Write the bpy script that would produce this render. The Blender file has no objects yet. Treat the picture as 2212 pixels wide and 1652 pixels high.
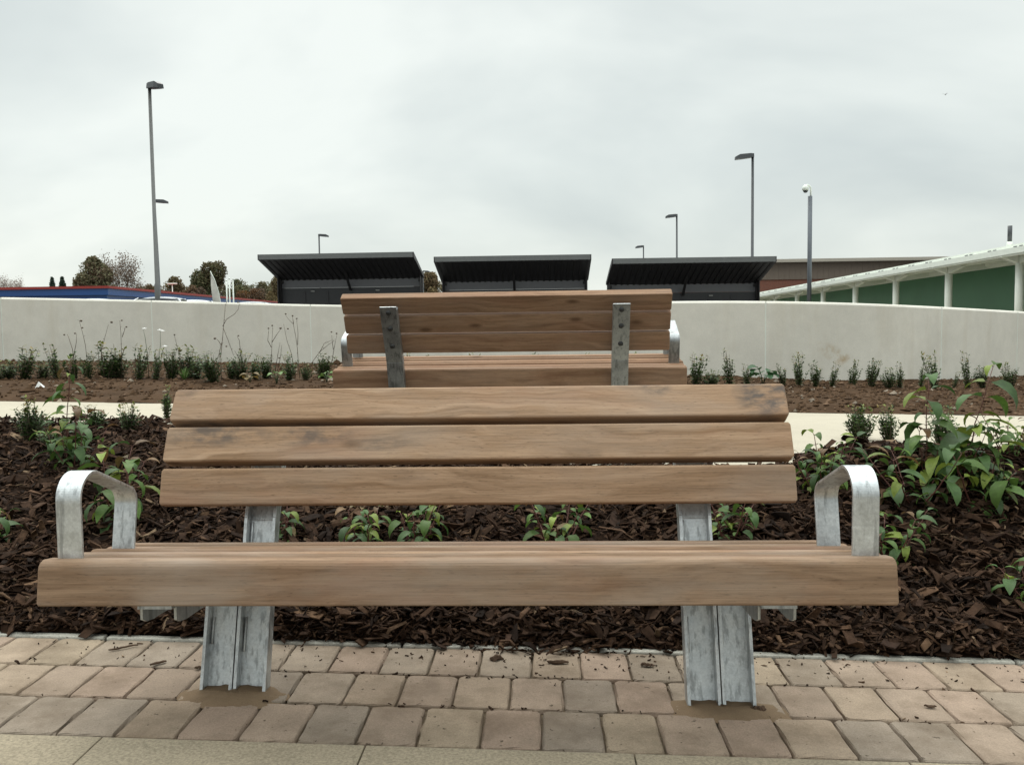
import bpy, bmesh, math, random
import numpy as np
from mathutils import Vector, Matrix, noise

random.seed(7)
RNG = np.random.default_rng(11)
SC = bpy.context.scene
COL = SC.collection
R = math.radians

# ------------------------------------------------------------------ camera
F = 1876.0                      # focal length for a 2212 x 1652 reading of the photograph
EYE = Vector((0, 0, 0.97))
YAW, PITCH, ROLL = 0.037, 0.0640, -0.013
cam_d = bpy.data.cameras.new('camera')
cam_d.sensor_width = 36.0
cam_d.lens = F / 2212 * 36
cam_d.clip_start, cam_d.clip_end = 0.05, 4000
cam = bpy.data.objects.new('camera', cam_d)
COL.objects.link(cam)
ROT = Matrix.Rotation(YAW, 3, 'Z') @ Matrix.Rotation(math.pi / 2 - PITCH, 3, 'X') @ Matrix.Rotation(ROLL, 3, 'Z')
cam.matrix_world = Matrix.Translation(EYE) @ ROT.to_4x4()
SC.camera = cam

# ------------------------------------------------------------------ world: overcast sky
SUN_EL, SUN_AZ = R(55), R(-12)          # azimuth measured from +Y clockwise
w = bpy.data.worlds.new('World')
SC.world = w
w.use_nodes = True
nt = w.node_tree
for n in list(nt.nodes):
    nt.nodes.remove(n)


def N(tree, typ, **kw):
    n = tree.nodes.new(typ)
    for k, v in kw.items():
        if k.startswith('i_'):
            key = k[2:]
            n.inputs[int(key) if key.isdigit() else key.replace('_', ' ')].default_value = v
        else:
            setattr(n, k, v)
    return n


def L(tree, a, b):
    tree.links.new(a, b)


def math_node(tree, op, a, b=None, clamp=False):
    n = tree.nodes.new('ShaderNodeMath')
    n.operation = op
    n.use_clamp = clamp
    for i, v in enumerate((a, b)):
        if v is None:
            continue
        if hasattr(v, 'is_output'):
            L(tree, v, n.inputs[i])
        else:
            n.inputs[i].default_value = v
    return n.outputs[0]


def ramp(tree, fac, stops, interp='LINEAR'):
    n = tree.nodes.new('ShaderNodeValToRGB')
    n.color_ramp.interpolation = interp
    el = n.color_ramp.elements
    while len(el) < len(stops):
        el.new(0.5)
    for e, (p, c) in zip(el, stops):
        e.position = p
        e.color = (c, c, c, 1) if isinstance(c, (int, float)) else (c[0], c[1], c[2], 1)
    if fac is not None:
        L(tree, fac, n.inputs[0])
    return n.outputs[0]


def mixc(tree, fac, a, b, blend='MIX'):
    n = tree.nodes.new('ShaderNodeMix')
    n.data_type = 'RGBA'
    n.blend_type = blend
    for sock, v in ((n.inputs[0], fac), (n.inputs[6], a), (n.inputs[7], b)):
        if hasattr(v, 'is_output'):
            L(tree, v, sock)
        elif isinstance(v, (int, float)):
            sock.default_value = v
        else:
            sock.default_value = (v[0], v[1], v[2], 1)
    return n.outputs[2]


sky = N(nt, 'ShaderNodeTexSky', sky_type='NISHITA', sun_disc=False, sun_elevation=SUN_EL, sun_rotation=SUN_AZ)
tc = N(nt, 'ShaderNodeTexCoord')
sep = N(nt, 'ShaderNodeSeparateXYZ')
L(nt, tc.outputs['Generated'], sep.inputs[0])
up = math_node(nt, 'MAXIMUM', sep.outputs[2], 0.0)
# cloud sheet: direction projected on a layer overhead
den = math_node(nt, 'ADD', up, 0.5)
cx = math_node(nt, 'DIVIDE', sep.outputs[0], den)
cy = math_node(nt, 'DIVIDE', sep.outputs[1], den)
comb = N(nt, 'ShaderNodeCombineXYZ')
L(nt, cx, comb.inputs[0])
L(nt, cy, comb.inputs[1])
n1 = N(nt, 'ShaderNodeTexNoise', i_Scale=1.7, i_Detail=5.0, i_Roughness=0.5, i_Distortion=0.3)
mp = N(nt, 'ShaderNodeMapping')
mp.inputs['Location'].default_value = (2.35, 1.1, 0)
mp.inputs['Scale'].default_value = (0.8, 1.15, 1)
L(nt, comb.outputs[0], mp.inputs[0])
L(nt, mp.outputs[0], n1.inputs['Vector'])
cloud = ramp(nt, n1.outputs['Fac'], [(0.27, (0.53, 0.57, 0.585)), (0.46, (0.68, 0.712, 0.708)), (0.63, (0.84, 0.86, 0.84))])
warm = ramp(nt, up, [(0.0, (0.985, 0.975, 0.94)), (0.18, (0.99, 0.995, 0.985)), (0.5, (1, 1, 1))])
cloud = mixc(nt, 1.0, cloud, warm, 'MULTIPLY')
# an overcast sky is brightest overhead
lum = N(nt, 'ShaderNodeMapRange')
lum.inputs['From Min'].default_value, lum.inputs['From Max'].default_value = 0.40, 1.0
lum.inputs['To Min'].default_value, lum.inputs['To Max'].default_value = 1.0, 4.6
L(nt, up, lum.inputs['Value'])
# the sun stands ahead behind thin cloud, so the sky at the viewer's back is duller
back = N(nt, 'ShaderNodeMapRange')
back.inputs['From Min'].default_value, back.inputs['From Max'].default_value = -0.7, 0.25
back.inputs['To Min'].default_value, back.inputs['To Max'].default_value = 0.78, 1.0
L(nt, sep.outputs[1], back.inputs['Value'])
hz = N(nt, 'ShaderNodeVectorMath', operation='SCALE')
L(nt, cloud, hz.inputs[0])
L(nt, math_node(nt, 'MULTIPLY', lum.outputs[0], back.outputs[0]), hz.inputs['Scale'])
sk = N(nt, 'ShaderNodeVectorMath', operation='SCALE')
L(nt, sky.outputs[0], sk.inputs[0])
sk.inputs['Scale'].default_value = 0.10
colr = mixc(nt, 0.94, sk.outputs[0], mixc(nt, 1.0, hz.outputs[0], (0.955, 0.98, 0.962), 'MULTIPLY'))
bg = N(nt, 'ShaderNodeBackground', i_Strength=1.0)
L(nt, colr, bg.inputs['Color'])
wo = N(nt, 'ShaderNodeOutputWorld')
L(nt, bg.outputs[0], wo.inputs[0])

sun_d = bpy.data.lights.new('sun', 'SUN')
sun_d.energy = 0.9
sun_d.angle = R(25)
sun_d.color = (1.0, 0.95, 0.88)
sun = bpy.data.objects.new('sun', sun_d)
COL.objects.link(sun)
sdir = Vector((math.sin(SUN_AZ) * math.cos(SUN_EL), math.cos(SUN_AZ) * math.cos(SUN_EL), math.sin(SUN_EL)))
sun.rotation_euler = sdir.to_track_quat('Z', 'Y').to_euler()

SC.view_settings.view_transform = 'Standard'
SC.view_settings.look = 'None'
SC.view_settings.gamma = 1.0
SC.view_settings.use_curve_mapping = False
SC.view_settings.exposure = 0.22
SC.render.engine = 'CYCLES'
SC.cycles.max_bounces = 6
SC.cycles.use_denoising = True


# ------------------------------------------------------------------ survey helpers
def ray(x, y):
    return ROT @ Vector(((x - 1106) / F, (826 - y) / F, -1))


def P(x, y, t):
    """Point at depth t along the sight line through (x, y)."""
    return EYE + ray(x, y) * t


def lerp(pts, x):
    if x <= pts[0][0]:
        return pts[0][1]
    for (a, u), (b, v) in zip(pts, pts[1:]):
        if x <= b:
            s = (x - a) / (b - a)
            return u + (v - u) * s
    return pts[-1][1]


def sstep(a, b, x):
    s = min(1, max(0, (x - a) / (b - a)))
    return s * s * (3 - 2 * s)


BED_Y = 2.55                    # where the paving ends
NEAR = [(-12, 5.0), (-4.5, 5.22), (-3.05, 5.33), (-2.45, 5.42), (-1.9, 5.2), (-1.3, 4.7), (-0.8, 4.3), (-0.2, 4.13),
        (0.34, 4.05), (1.05, 3.88), (1.4, 4.2), (1.9, 4.42), (5, 4.3), (12, 4.0)]


def near_y(x):
    return sum(lerp(NEAR, x + d) for d in (-.3, -.15, 0, .15, .3)) / 5


def far_y(x):
    return 6.62 + 0.03 * x


def cross(x):
    return -0.027 * max(-14, min(14, x))


WALL = [(-700, 9.2, 630, 800), (-300, 10.4, 637, 792), (0, 11.3, 642, 788), (163, 11.5, 645, 788), (326, 11.6, 648.5, 788), (500, 11.8, 653.5, 789),
        (670, 11.9, 658, 792), (840, 11.7, 660, 798), (1010, 11.3, 659.5, 803), (1180, 10.85, 657, 810), (1330, 10.4, 653, 816),
        (1490, 9.95, 649.5, 824), (1655, 9.6, 650, 830), (1780, 9.45, 652, 831), (1900, 9.5, 656, 831), (2033, 9.75, 662, 831),
        (2120, 10.3, 667, 829), (2195, 11.0, 671.5, 828), (2300, 12.2, 678, 822), (2420, 13.8, 684, 815), (2560, 16, 690, 800)]
WPTS = []
for (x, t, yt, yb) in WALL:
    a = P(x, yt, t)
    b = P(x, yb, t)
    WPTS.append((a.x, a.y, a.z, b.z))
WALL_Y = [(p[0], p[1]) for p in WPTS]
WALL_ZT = [(p[0], p[2]) for p in WPTS]


def wall_y(x):
    return lerp(WALL_Y, x)


def zg(x, y):
    """Height of the planted ground inside the garden."""
    c = cross(x)
    if y < BED_Y:
        return c
    ny = near_y(x)
    if y < ny:
        s = (y - BED_Y) / (ny - BED_Y)
        z = c - 0.012 + 0.035 * min(1, (y - BED_Y) / 0.09) + 0.312 * s ** 0.85 + 0.05 * math.sin(math.pi * s)
        z += 0.165 * sstep(1.0, 1.45, x) * math.exp(-((y - 3.72) / 0.42) ** 2)
        z += 0.04 * (1 - s) * (noise.noise(Vector((x * 1.3, y * 1.3, 3.1))))
        return z
    z = c + 0.34
    if y > far_y(x):
        f = y - far_y(x)
        z += 0.05 * sstep(0, 2.2, f) + 0.035 * sstep(0, 0.25, f) + 0.025 * noise.noise(Vector((x * 2.1, y * 2.1, 8.0)))
    return z


def zback(x, y):
    return 0.72 - 0.02 * max(-15, min(15, x))


def on_ground(px, py):
    d = ray(px, py)
    t = 1.5
    while t < 14:
        p = EYE + d * t
        if p.z <= zg(p.x, p.y):
            return p
        t += 0.01
    return EYE + d * 14


# ------------------------------------------------------------------ mesh helpers
class MB:
    def __init__(s):
        s.v, s.f, s.c, s.sm = [], [], [], []

    def add(s, verts, faces, col=(1, 1, 1), smooth=False):
        o = len(s.v)
        s.v.extend([tuple(p) for p in verts])
        for f in faces:
            s.f.append([i + o for i in f])
            s.c.append(col)
            s.sm.append(smooth)
        return s

    def box(s, c, size, rot=None, col=(1, 1, 1)):
        hx, hy, hz = size[0] / 2, size[1] / 2, size[2] / 2
        vs = [Vector((x * hx, y * hy, z * hz)) for x in (-1, 1) for y in (-1, 1) for z in (-1, 1)]
        if rot is not None:
            vs = [rot @ v for v in vs]
        c = Vector(c)
        return s.add([v + c for v in vs], [(0, 1, 3, 2), (4, 6, 7, 5), (0, 4, 5, 1), (2, 3, 7, 6), (0, 2, 6, 4), (1, 5, 7, 3)], col)

    def span(s, a, b, col=(1, 1, 1)):
        return s.box([(a[i] + b[i]) / 2 for i in range(3)], [abs(b[i] - a[i]) for i in range(3)], None, col)

    def extrude(s, prof, x0, x1, xf=None, col=(1, 1, 1), chamfer=0.0, smooth=False):
        """closed (y, z) profile run along x from x0 to x1, ends eased by chamfer"""
        n = len(prof)
        cy_ = sum(p[0] for p in prof) / n
        cz_ = sum(p[1] for p in prof) / n
        rings = []
        if chamfer > 0:
            sc_ = []
            for (y, z) in prof:
                d = math.hypot(y - cy_, z - cz_)
                k = (d - chamfer) / d if d > 0 else 1
                sc_.append((cy_ + (y - cy_) * k, cz_ + (z - cz_) * k))
            rings = [(x0, sc_), (x0 + chamfer, prof), (x1 - chamfer, prof), (x1, sc_)]
        else:
            rings = [(x0, prof), (x1, prof)]
        vs = []
        for x, pr in rings:
            vs += [Vector((x, y, z)) for (y, z) in pr]
        if xf:
            vs = [xf(v) for v in vs]
        fs = []
        for r in range(len(rings) - 1):
            for i in range(n):
                j = (i + 1) % n
                fs.append((r * n + i, r * n + j, (r + 1) * n + j, (r + 1) * n + i))
        s.add(vs, fs, col, smooth)
        o = len(s.v) - len(vs)
        s.f += [[o + i for i in range(n)][::-1], [o + (len(rings) - 1) * n + i for i in range(n)]]
        s.c += [col, col]
        s.sm += [False, False]
        return s

    def tube(s, pts, rad, n=8, col=(1, 1, 1), cap=True):
        pts = [Vector(p) for p in pts]
        if isinstance(rad, (int, float)):
            rad = [rad] * len(pts)
        vs, fs = [], []
        prev = None
        for i, p in enumerate(pts):
            d = (pts[min(i + 1, len(pts) - 1)] - pts[max(i - 1, 0)]).normalized()
            a = prev if prev is not None else (Vector((1, 0, 0)) if abs(d.x) < 0.8 else Vector((0, 1, 0)))
            a = (a - d * a.dot(d)).normalized()
            prev = a
            b = d.cross(a)
            for k in range(n):
                th = 2 * math.pi * k / n
                vs.append(p + (a * math.cos(th) + b * math.sin(th)) * rad[i])
        for i in range(len(pts) - 1):
            for k in range(n):
                k2 = (k + 1) % n
                fs.append((i * n + k, i * n + k2, (i + 1) * n + k2, (i + 1) * n + k))
        s.add(vs, fs, col, True)
        if cap:
            o = len(s.v) - len(vs)
            s.f += [[o + k for k in range(n)][::-1], [o + (len(pts) - 1) * n + k for k in range(n)]]
            s.c += [col, col]
            s.sm += [False, False]
        return s

    def ball(s, c, r, col=(1, 1, 1), seg=8, rings=5, sq=(1, 1, 1)):
        vs, fs = [], []
        for i in range(rings + 1):
            ph = math.pi * i / rings
            for k in range(seg):
                th = 2 * math.pi * k / seg
                vs.append((c[0] + r * sq[0] * math.sin(ph) * math.cos(th), c[1] + r * sq[1] * math.sin(ph) * math.sin(th), c[2] + r * sq[2] * math.cos(ph)))
        for i in range(rings):
            for k in range(seg):
                k2 = (k + 1) % seg
                fs.append((i * seg + k, (i + 1) * seg + k, (i + 1) * seg + k2, i * seg + k2))
        return s.add(vs, fs, col, True)

    def build(s, name, mat, parent=None, bevel=0.0, recalc=False):
        me = bpy.data.meshes.new(name)
        me.from_pydata(s.v, [], s.f)
        me.polygons.foreach_set('use_smooth', s.sm)
        ca = me.color_attributes.new('Col', 'FLOAT_COLOR', 'CORNER')
        cols = np.ones((len(me.loops), 4), dtype=np.float32)
        lens = [len(f) for f in s.f]
        cols[:, :3] = np.repeat(np.array(s.c, dtype=np.float32), lens, axis=0)
        ca.data.foreach_set('color', cols.ravel())
        if recalc:
            bm = bmesh.new()
            bm.from_mesh(me)
            bmesh.ops.recalc_face_normals(bm, faces=bm.faces)
            bm.to_mesh(me)
            bm.free()
        me.materials.append(mat)
        o = bpy.data.objects.new(name, me)
        COL.objects.link(o)
        if parent is not None:
            o.parent = parent
        if bevel > 0:
            m = o.modifiers.new('bevel', 'BEVEL')
            m.width = bevel
            m.segments = 2
            m.limit_method = 'ANGLE'
        return o


def tag(o, label=None, cat=None, group=None, kind=None):
    if label:
        o['label'] = label
    if cat:
        o['category'] = cat
    if group:
        o['group'] = group
    if kind:
        o['kind'] = kind
    return o


def empty(name, loc, rz=0.0):
    o = bpy.data.objects.new(name, None)
    COL.objects.link(o)
    o.location = loc
    o.rotation_euler = (0, 0, rz)
    o.empty_display_size = 0.1
    return o


def copy_tree(o, parent=None):
    c = o.copy()
    COL.objects.link(c)
    c.parent = parent
    for ch in list(o.children):
        copy_tree(ch, c)
    return c


def round_rect(y0, y1, z0, z1, r, seg=4):
    if isinstance(r, (int, float)):
        r = (r, r, r, r)
    out = []
    for (cy_, cz_, a0, rr) in ((y1, z1, 0, r[0]), (y0, z1, 90, r[1]), (y0, z0, 180, r[2]), (y1, z0, 270, r[3])):
        sy = -1 if cy_ == y1 else 1
        sz = -1 if cz_ == z1 else 1
        for k in range(seg + 1):
            a = R(a0 + 90 * k / seg)
            out.append((cy_ + sy * rr + rr * math.cos(a), cz_ + sz * rr + rr * math.sin(a)))
    return out


# ------------------------------------------------------------------ materials
def new_mat(name):
    m = bpy.data.materials.new(name)
    m.use_nodes = True
    t = m.node_tree
    b = t.nodes['Principled BSDF']
    return m, t, b


def coords(t, scale=(1, 1, 1), rand=True, kind='Object'):
    c = N(t, 'ShaderNodeTexCoord')
    mp_ = N(t, 'ShaderNodeMapping')
    mp_.inputs['Scale'].default_value = scale
    src = c.outputs[kind]
    if rand:
        oi = N(t, 'ShaderNodeObjectInfo')
        k = math_node(t, 'MULTIPLY', oi.outputs['Random'], 37.0)
        ad = N(t, 'ShaderNodeVectorMath', operation='ADD')
        L(t, src, ad.inputs[0])
        L(t, k, ad.inputs[1])
        src = ad.outputs[0]
    L(t, src, mp_.inputs[0])
    return mp_.outputs[0]


def noise_n(t, vec, scale, detail=4, rough=0.55, dist=0.0):
    n = N(t, 'ShaderNodeTexNoise', i_Scale=scale, i_Detail=detail, i_Roughness=rough, i_Distortion=dist)
    L(t, vec, n.inputs['Vector'])
    return n.outputs['Fac']


def bump(t, b, h, strength=0.3, dist=0.01):
    n = N(t, 'ShaderNodeBump')
    n.inputs['Strength'].default_value = strength
    n.inputs['Distance'].default_value = dist
    L(t, h, n.inputs['Height'])
    L(t, n.outputs[0], b.inputs['Normal'])


def simple(name, col, rough=0.6, metal=0.0, var=0.12, scale=8.0, bmp=0.1, spec=0.5, fine=60.0):
    m, t, b = new_mat(name)
    v = coords(t)
    f = noise_n(t, v, scale)
    f2 = noise_n(t, v, fine, 3)
    mixf = math_node(t, 'ADD', math_node(t, 'MULTIPLY', f, 0.6), math_node(t, 'MULTIPLY', f2, 0.4))
    lo = [c * (1 - var) for c in col]
    hi = [c * (1 + var) for c in col]
    L(t, ramp(t, mixf, [(0.3, lo), (0.7, hi)]), b.inputs['Base Color'])
    b.inputs['Roughness'].default_value = rough
    b.inputs['Metallic'].default_value = metal
    b.inputs['Specular IOR Level'].default_value = spec
    if bmp:
        bump(t, b, f2, bmp, 0.004)
    return m


def attr_mat(name, rough=0.7, var=0.25, scale=40, bmp=0.3, trans=0.0, spec=0.4, bdist=0.004):
    m, t, b = new_mat(name)
    a = N(t, 'ShaderNodeAttribute', attribute_name='Col')
    v = coords(t, rand=False)
    f = noise_n(t, v, scale)
    g = ramp(t, f, [(0.28, 1 - var), (0.72, 1 + var)])
    c = mixc(t, 1.0, a.outputs['Color'], g, 'MULTIPLY')
    L(t, c, b.inputs['Base Color'])
    b.inputs['Roughness'].default_value = rough
    b.inputs['Specular IOR Level'].default_value = spec
    if bmp:
        bump(t, b, f, bmp, bdist)
    if trans:
        tr = N(t, 'ShaderNodeBsdfTranslucent')
        L(t, c, tr.inputs['Color'])
        mx = N(t, 'ShaderNodeMixShader', i_0=trans)
        L(t, b.outputs[0], mx.inputs[1])
        L(t, tr.outputs[0], mx.inputs[2])
        L(t, mx.outputs[0], t.nodes['Material Output'].inputs[0])
    return m


def wood_mat(name, stains=(), a=(0.205, 0.12, 0.066), c=(0.43, 0.288, 0.187), grey=0.42):
    m, t, b = new_mat(name)
    v = coords(t, (0.9, 46, 46))
    warp = noise_n(t, coords(t, (1.6, 5, 5)), 1.0, 3)
    wv = N(t, 'ShaderNodeVectorMath', operation='ADD')
    sc_ = N(t, 'ShaderNodeCombineXYZ')
    k = math_node(t, 'MULTIPLY', warp, 7.0)
    L(t, k, sc_.inputs[1])
    L(t, k, sc_.inputs[2])
    L(t, v, wv.inputs[0])
    L(t, sc_.outputs[0], wv.inputs[1])
    g1 = noise_n(t, wv.outputs[0], 1.0, 6, 0.6)
    fine = noise_n(t, coords(t, (7, 330, 330)), 1.0, 4, 0.7)
    base = ramp(t, g1, [(0.25, a), (0.5, [(p + q) / 2 for p, q in zip(a, c)]), (0.75, c)])
    base = mixc(t, 0.75, base, ramp(t, fine, [(0.3, 0.60), (0.52, 1.0), (0.75, 1.18)]), 'MULTIPLY')
    # pores: short dark dashes
    pore = noise_n(t, coords(t, (48, 560, 560)), 1.0, 2, 0.5)
    base = mixc(t, 0.8, base, ramp(t, pore, [(0.27, 0.40), (0.38, 1.0)]), 'MULTIPLY')
    # weathered silver-grey and reddish areas
    pat = noise_n(t, coords(t, (1.7, 5, 5)), 1.3, 4, 0.6)
    base = mixc(t, ramp(t, pat, [(0.45, 0.0), (0.7, grey)]), base, (0.30, 0.245, 0.20))
    red = noise_n(t, coords(t, (2.3, 7, 7)), 1.0, 3, 0.6)
    base = mixc(t, ramp(t, red, [(0.52, 0.0), (0.75, 0.35)]), base, (0.25, 0.115, 0.07))
    # scattered knots and end stains
    kn = N(t, 'ShaderNodeTexVoronoi', i_Scale=1.0)
    L(t, coords(t, (3.2, 9, 9)), kn.inputs['Vector'])
    base = mixc(t, ramp(t, kn.outputs['Distance'], [(0.05, 0.75), (0.15, 0.0)]), base, (a[0] * 0.45, a[1] * 0.42, a[2] * 0.4))
    ob = N(t, 'ShaderNodeTexCoord')
    for (sx, sy, sz, rx, rz, stg) in stains:
        mp_ = N(t, 'ShaderNodeMapping')
        mp_.vector_type = 'TEXTURE'
        mp_.inputs['Location'].default_value = (sx, sy, sz)
        mp_.inputs['Scale'].default_value = (rx, 0.08, rz)
        L(t, ob.outputs['Object'], mp_.inputs[0])
        gr = N(t, 'ShaderNodeTexGradient', gradient_type='SPHERICAL')
        L(t, mp_.outputs[0], gr.inputs[0])
        nn = noise_n(t, coords(t, (18, 40, 40), rand=False), 1.0, 4, 0.65)
        f = math_node(t, 'MULTIPLY', ramp(t, gr.outputs['Fac'], [(0.0, 0), (0.45, 1)]), ramp(t, nn, [(0.38, 0.05), (0.6, stg)]))
        base = mixc(t, f, base, (0.085, 0.075, 0.07))
    at = N(t, 'ShaderNodeAttribute', attribute_name='Col')
    base = mixc(t, 1.0, base, at.outputs['Color'], 'MULTIPLY')
    L(t, base, b.inputs['Base Color'])
    b.inputs['Roughness'].default_value = 0.75
    b.inputs['Specular IOR Level'].default_value = 0.15
    h = math_node(t, 'ADD', math_node(t, 'MULTIPLY', fine, 0.6), math_node(t, 'MULTIPLY', g1, 0.4))
    bump(t, b, h, 0.35, 0.002)
    return m


def galv_mat(name, base=0.62, rough=0.42, metal=0.85):
    m, t, b = new_mat(name)
    v = coords(t)
    vo = N(t, 'ShaderNodeTexVoronoi', i_Scale=140.0)
    L(t, v, vo.inputs['Vector'])
    f = noise_n(t, v, 22, 5, 0.65)
    f2 = noise_n(t, v, 160, 3, 0.7)
    st = noise_n(t, coords(t, (70, 70, 6)), 1.0, 4, 0.6)
    c = ramp(t, f, [(0.28, (base * 0.78, base * 0.82, base * 0.84)), (0.72, (base * 1.2, base * 1.24, base * 1.25))])
    c = mixc(t, 0.35, c, ramp(t, f2, [(0.3, 0.6), (0.7, 1.15)]), 'MULTIPLY')
    c = mixc(t, 0.6, c, ramp(t, st, [(0.36, 0.35), (0.48, 1.0)]), 'MULTIPLY')
    sm = noise_n(t, v, 9, 5, 0.7)
    c = mixc(t, ramp(t, sm, [(0.58, 0.0), (0.72, 0.55)]), c, (base * 0.42, base * 0.42, base * 0.40))
    sp = ramp(t, vo.outputs['Color'], [(0.0, 0.9), (1.0, 1.08)])
    c = mixc(t, 0.8, c, sp, 'MULTIPLY')
    L(t, c, b.inputs['Base Color'])
    b.inputs['Metallic'].default_value = metal
    L(t, ramp(t, f, [(0.3, rough - 0.08), (0.7, rough + 0.12)]), b.inputs['Roughness'])
    bump(t, b, f2, 0.18, 0.002)
    return m


def concrete_mat(name, col, var=0.14, speck=0.2, stain=0.3, rough=0.85, sc=1.0, streak=True):
    m, t, b = new_mat(name)
    v = coords(t, rand=False)
    big = noise_n(t, v, 1.1 * sc, 5, 0.6)
    mid = noise_n(t, v, 7 * sc, 5, 0.65)
    fine = noise_n(t, v, 140 * sc, 3, 0.7)
    c = ramp(t, big, [(0.3, [p * (1 - var) for p in col]), (0.7, [p * (1 + var * 0.6) for p in col])])
    c = mixc(t, 0.8, c, ramp(t, mid, [(0.3, 1 - var * 0.7), (0.7, 1 + var * 0.4)]), 'MULTIPLY')
    c = mixc(t, 1.0, c, ramp(t, fine, [(0.3, 1 - speck), (0.7, 1 + speck * 0.6)]), 'MULTIPLY')
    if streak:
        st = noise_n(t, coords(t, (3.0, 3.0, 0.5), rand=False), 1.0, 5, 0.65)
        c = mixc(t, ramp(t, st, [(0.52, 0.0), (0.75, stain)]), c, (col[0] * 0.72, col[1] * 0.66, col[2] * 0.56))
    L(t, c, b.inputs['Base Color'])
    b.inputs['Roughness'].default_value = rough
    b.inputs['Specular IOR Level'].default_value = 0.03 if ('soil' in name or 'mulch' in name) else 0.12
    bump(t, b, math_node(t, 'ADD', mid, fine), 0.15, 0.004)
    return m


M_wood = wood_mat('bench_timber')
M_wood_back = wood_mat('backrest_timber', stains=[(0.80, 0.53, 0.765, 0.10, 0.10, 0.85), (0.50, 0.53, 0.79, 0.05, 0.03, 0.6), (-0.72, 0.5, 0.67, 0.20, 0.05, 0.7),
                                                 (-0.45, 0.5, 0.665, 0.16, 0.04, 0.65), (-0.25, 0.5, 0.645, 0.16, 0.03, 0.5), (-0.83, 0.53, 0.80, 0.05, 0.04, 0.5)])
M_wood_seat = wood_mat('seat_timber', grey=0.6, a=(0.15, 0.09, 0.054), c=(0.29, 0.192, 0.125))
M_galv = galv_mat('galvanised_steel')
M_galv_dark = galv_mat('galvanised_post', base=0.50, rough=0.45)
M_bolt = simple('dark_bolt', (0.05, 0.05, 0.05), 0.5, 0.6)
M_wall = concrete_mat('pale_render_wall', (0.71, 0.68, 0.605), 0.10, 0.10, 0.34)
_t = M_wall.node_tree
_b = _t.nodes['Principled BSDF']
_c = _b.inputs['Base Color'].links[0].from_socket
_q = P(1815, 768, 9.4)
_o = N(_t, 'ShaderNodeTexCoord')
_m = N(_t, 'ShaderNodeMapping')
_m.vector_type = 'TEXTURE'
_m.inputs['Location'].default_value = _q
_m.inputs['Rotation'].default_value = (0, R(30), 0)
_m.inputs['Scale'].default_value = (0.30, 0.5, 0.10)
L(_t, _o.outputs['Object'], _m.inputs[0])
_g = N(_t, 'ShaderNodeTexGradient', gradient_type='SPHERICAL')
L(_t, _m.outputs[0], _g.inputs[0])
_n = noise_n(_t, coords(_t, (9, 9, 9), rand=False), 1.0, 4, 0.65)
_f = math_node(_t, 'MULTIPLY', ramp(_t, _g.outputs['Fac'], [(0.0, 0), (0.6, 1)]), ramp(_t, _n, [(0.42, 0.0), (0.62, 0.75)]))
L(_t, mixc(_t, _f, _c, (0.42, 0.30, 0.16)), _b.inputs['Base Color'])
M_path = concrete_mat('cream_path', (0.43, 0.385, 0.305), 0.08, 0.14, 0.1, streak=False)
M_slab = concrete_mat('buff_slab', (0.29, 0.243, 0.175), 0.14, 0.35, 0.1, streak=False)
M_edging = concrete_mat('concrete_edging', (0.40, 0.38, 0.33), 0.15, 0.3, 0.1, streak=False)
M_sand = concrete_mat('joint_sand', (0.15, 0.113, 0.075), 0.25, 0.35, 0.1, streak=False)
M_mortar = concrete_mat('mortar_patch', (0.19, 0.132, 0.082), 0.2, 0.25, 0.1, streak=False, sc=3)
M_tarmac = concrete_mat('tarmac', (0.09, 0.088, 0.085), 0.2, 0.3, 0.1, streak=False)
M_soil = concrete_mat('brown_soil', (0.072, 0.043, 0.025), 0.35, 0.45, 0.1, streak=False, sc=2.2)
M_mulchbase = concrete_mat('mulch_base', (0.022, 0.013, 0.009), 0.35, 0.45, 0.1, streak=False, sc=2)
M_chip = attr_mat('bark_chips', 0.9, 0.45, 55, 0.6, spec=0.08)
M_stone = attr_mat('soil_stones', 0.95, 0.3, 30, 0.4, spec=0.05)
M_leaf = attr_mat('green_leaf', 0.55, 0.22, 60, 0.2, trans=0.25, spec=0.3)
M_far_leaf = attr_mat('tree_leaf', 0.8, 0.10, 2, 0.0, trans=0.2, spec=0.2)
M_stem = simple('woody_stem', (0.11, 0.04, 0.028), 0.6)
M_twig = simple('dry_twig', (0.10, 0.075, 0.05), 0.8)
M_bark = simple('tree_bark', (0.10, 0.08, 0.06), 0.9, scale=3)
M_white = simple('white_painted_metal', (0.74, 0.77, 0.70), 0.5, var=0.07, bmp=0.03)
M_petal = simple('white_petal', (0.8, 0.8, 0.78), 0.6)
M_black = simple('black_coated_steel', (0.036, 0.033, 0.034), 0.45, var=0.2)
M_black2 = simple('black_soffit', (0.034, 0.030, 0.031), 0.6, var=0.2)
M_charcoal = simple('charcoal_panel', (0.05, 0.05, 0.055), 0.4, var=0.1)
M_lampgrey = simple('dark_lamp_grey', (0.055, 0.058, 0.062), 0.45, 0.3)
M_polegrey = simple('lamp_pole_grey', (0.11, 0.11, 0.105), 0.5, 0.3)
M_ccgrey = simple('camera_pole_grey', (0.11, 0.12, 0.135), 0.5, 0.3)
M_red = simple('red_trim', (0.30, 0.035, 0.025), 0.5)
M_brownclad = simple('brown_cladding', (0.18, 0.14, 0.11), 0.6, var=0.08)
M_cream = simple('cream_cap', (0.42, 0.38, 0.32), 0.6)


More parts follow.
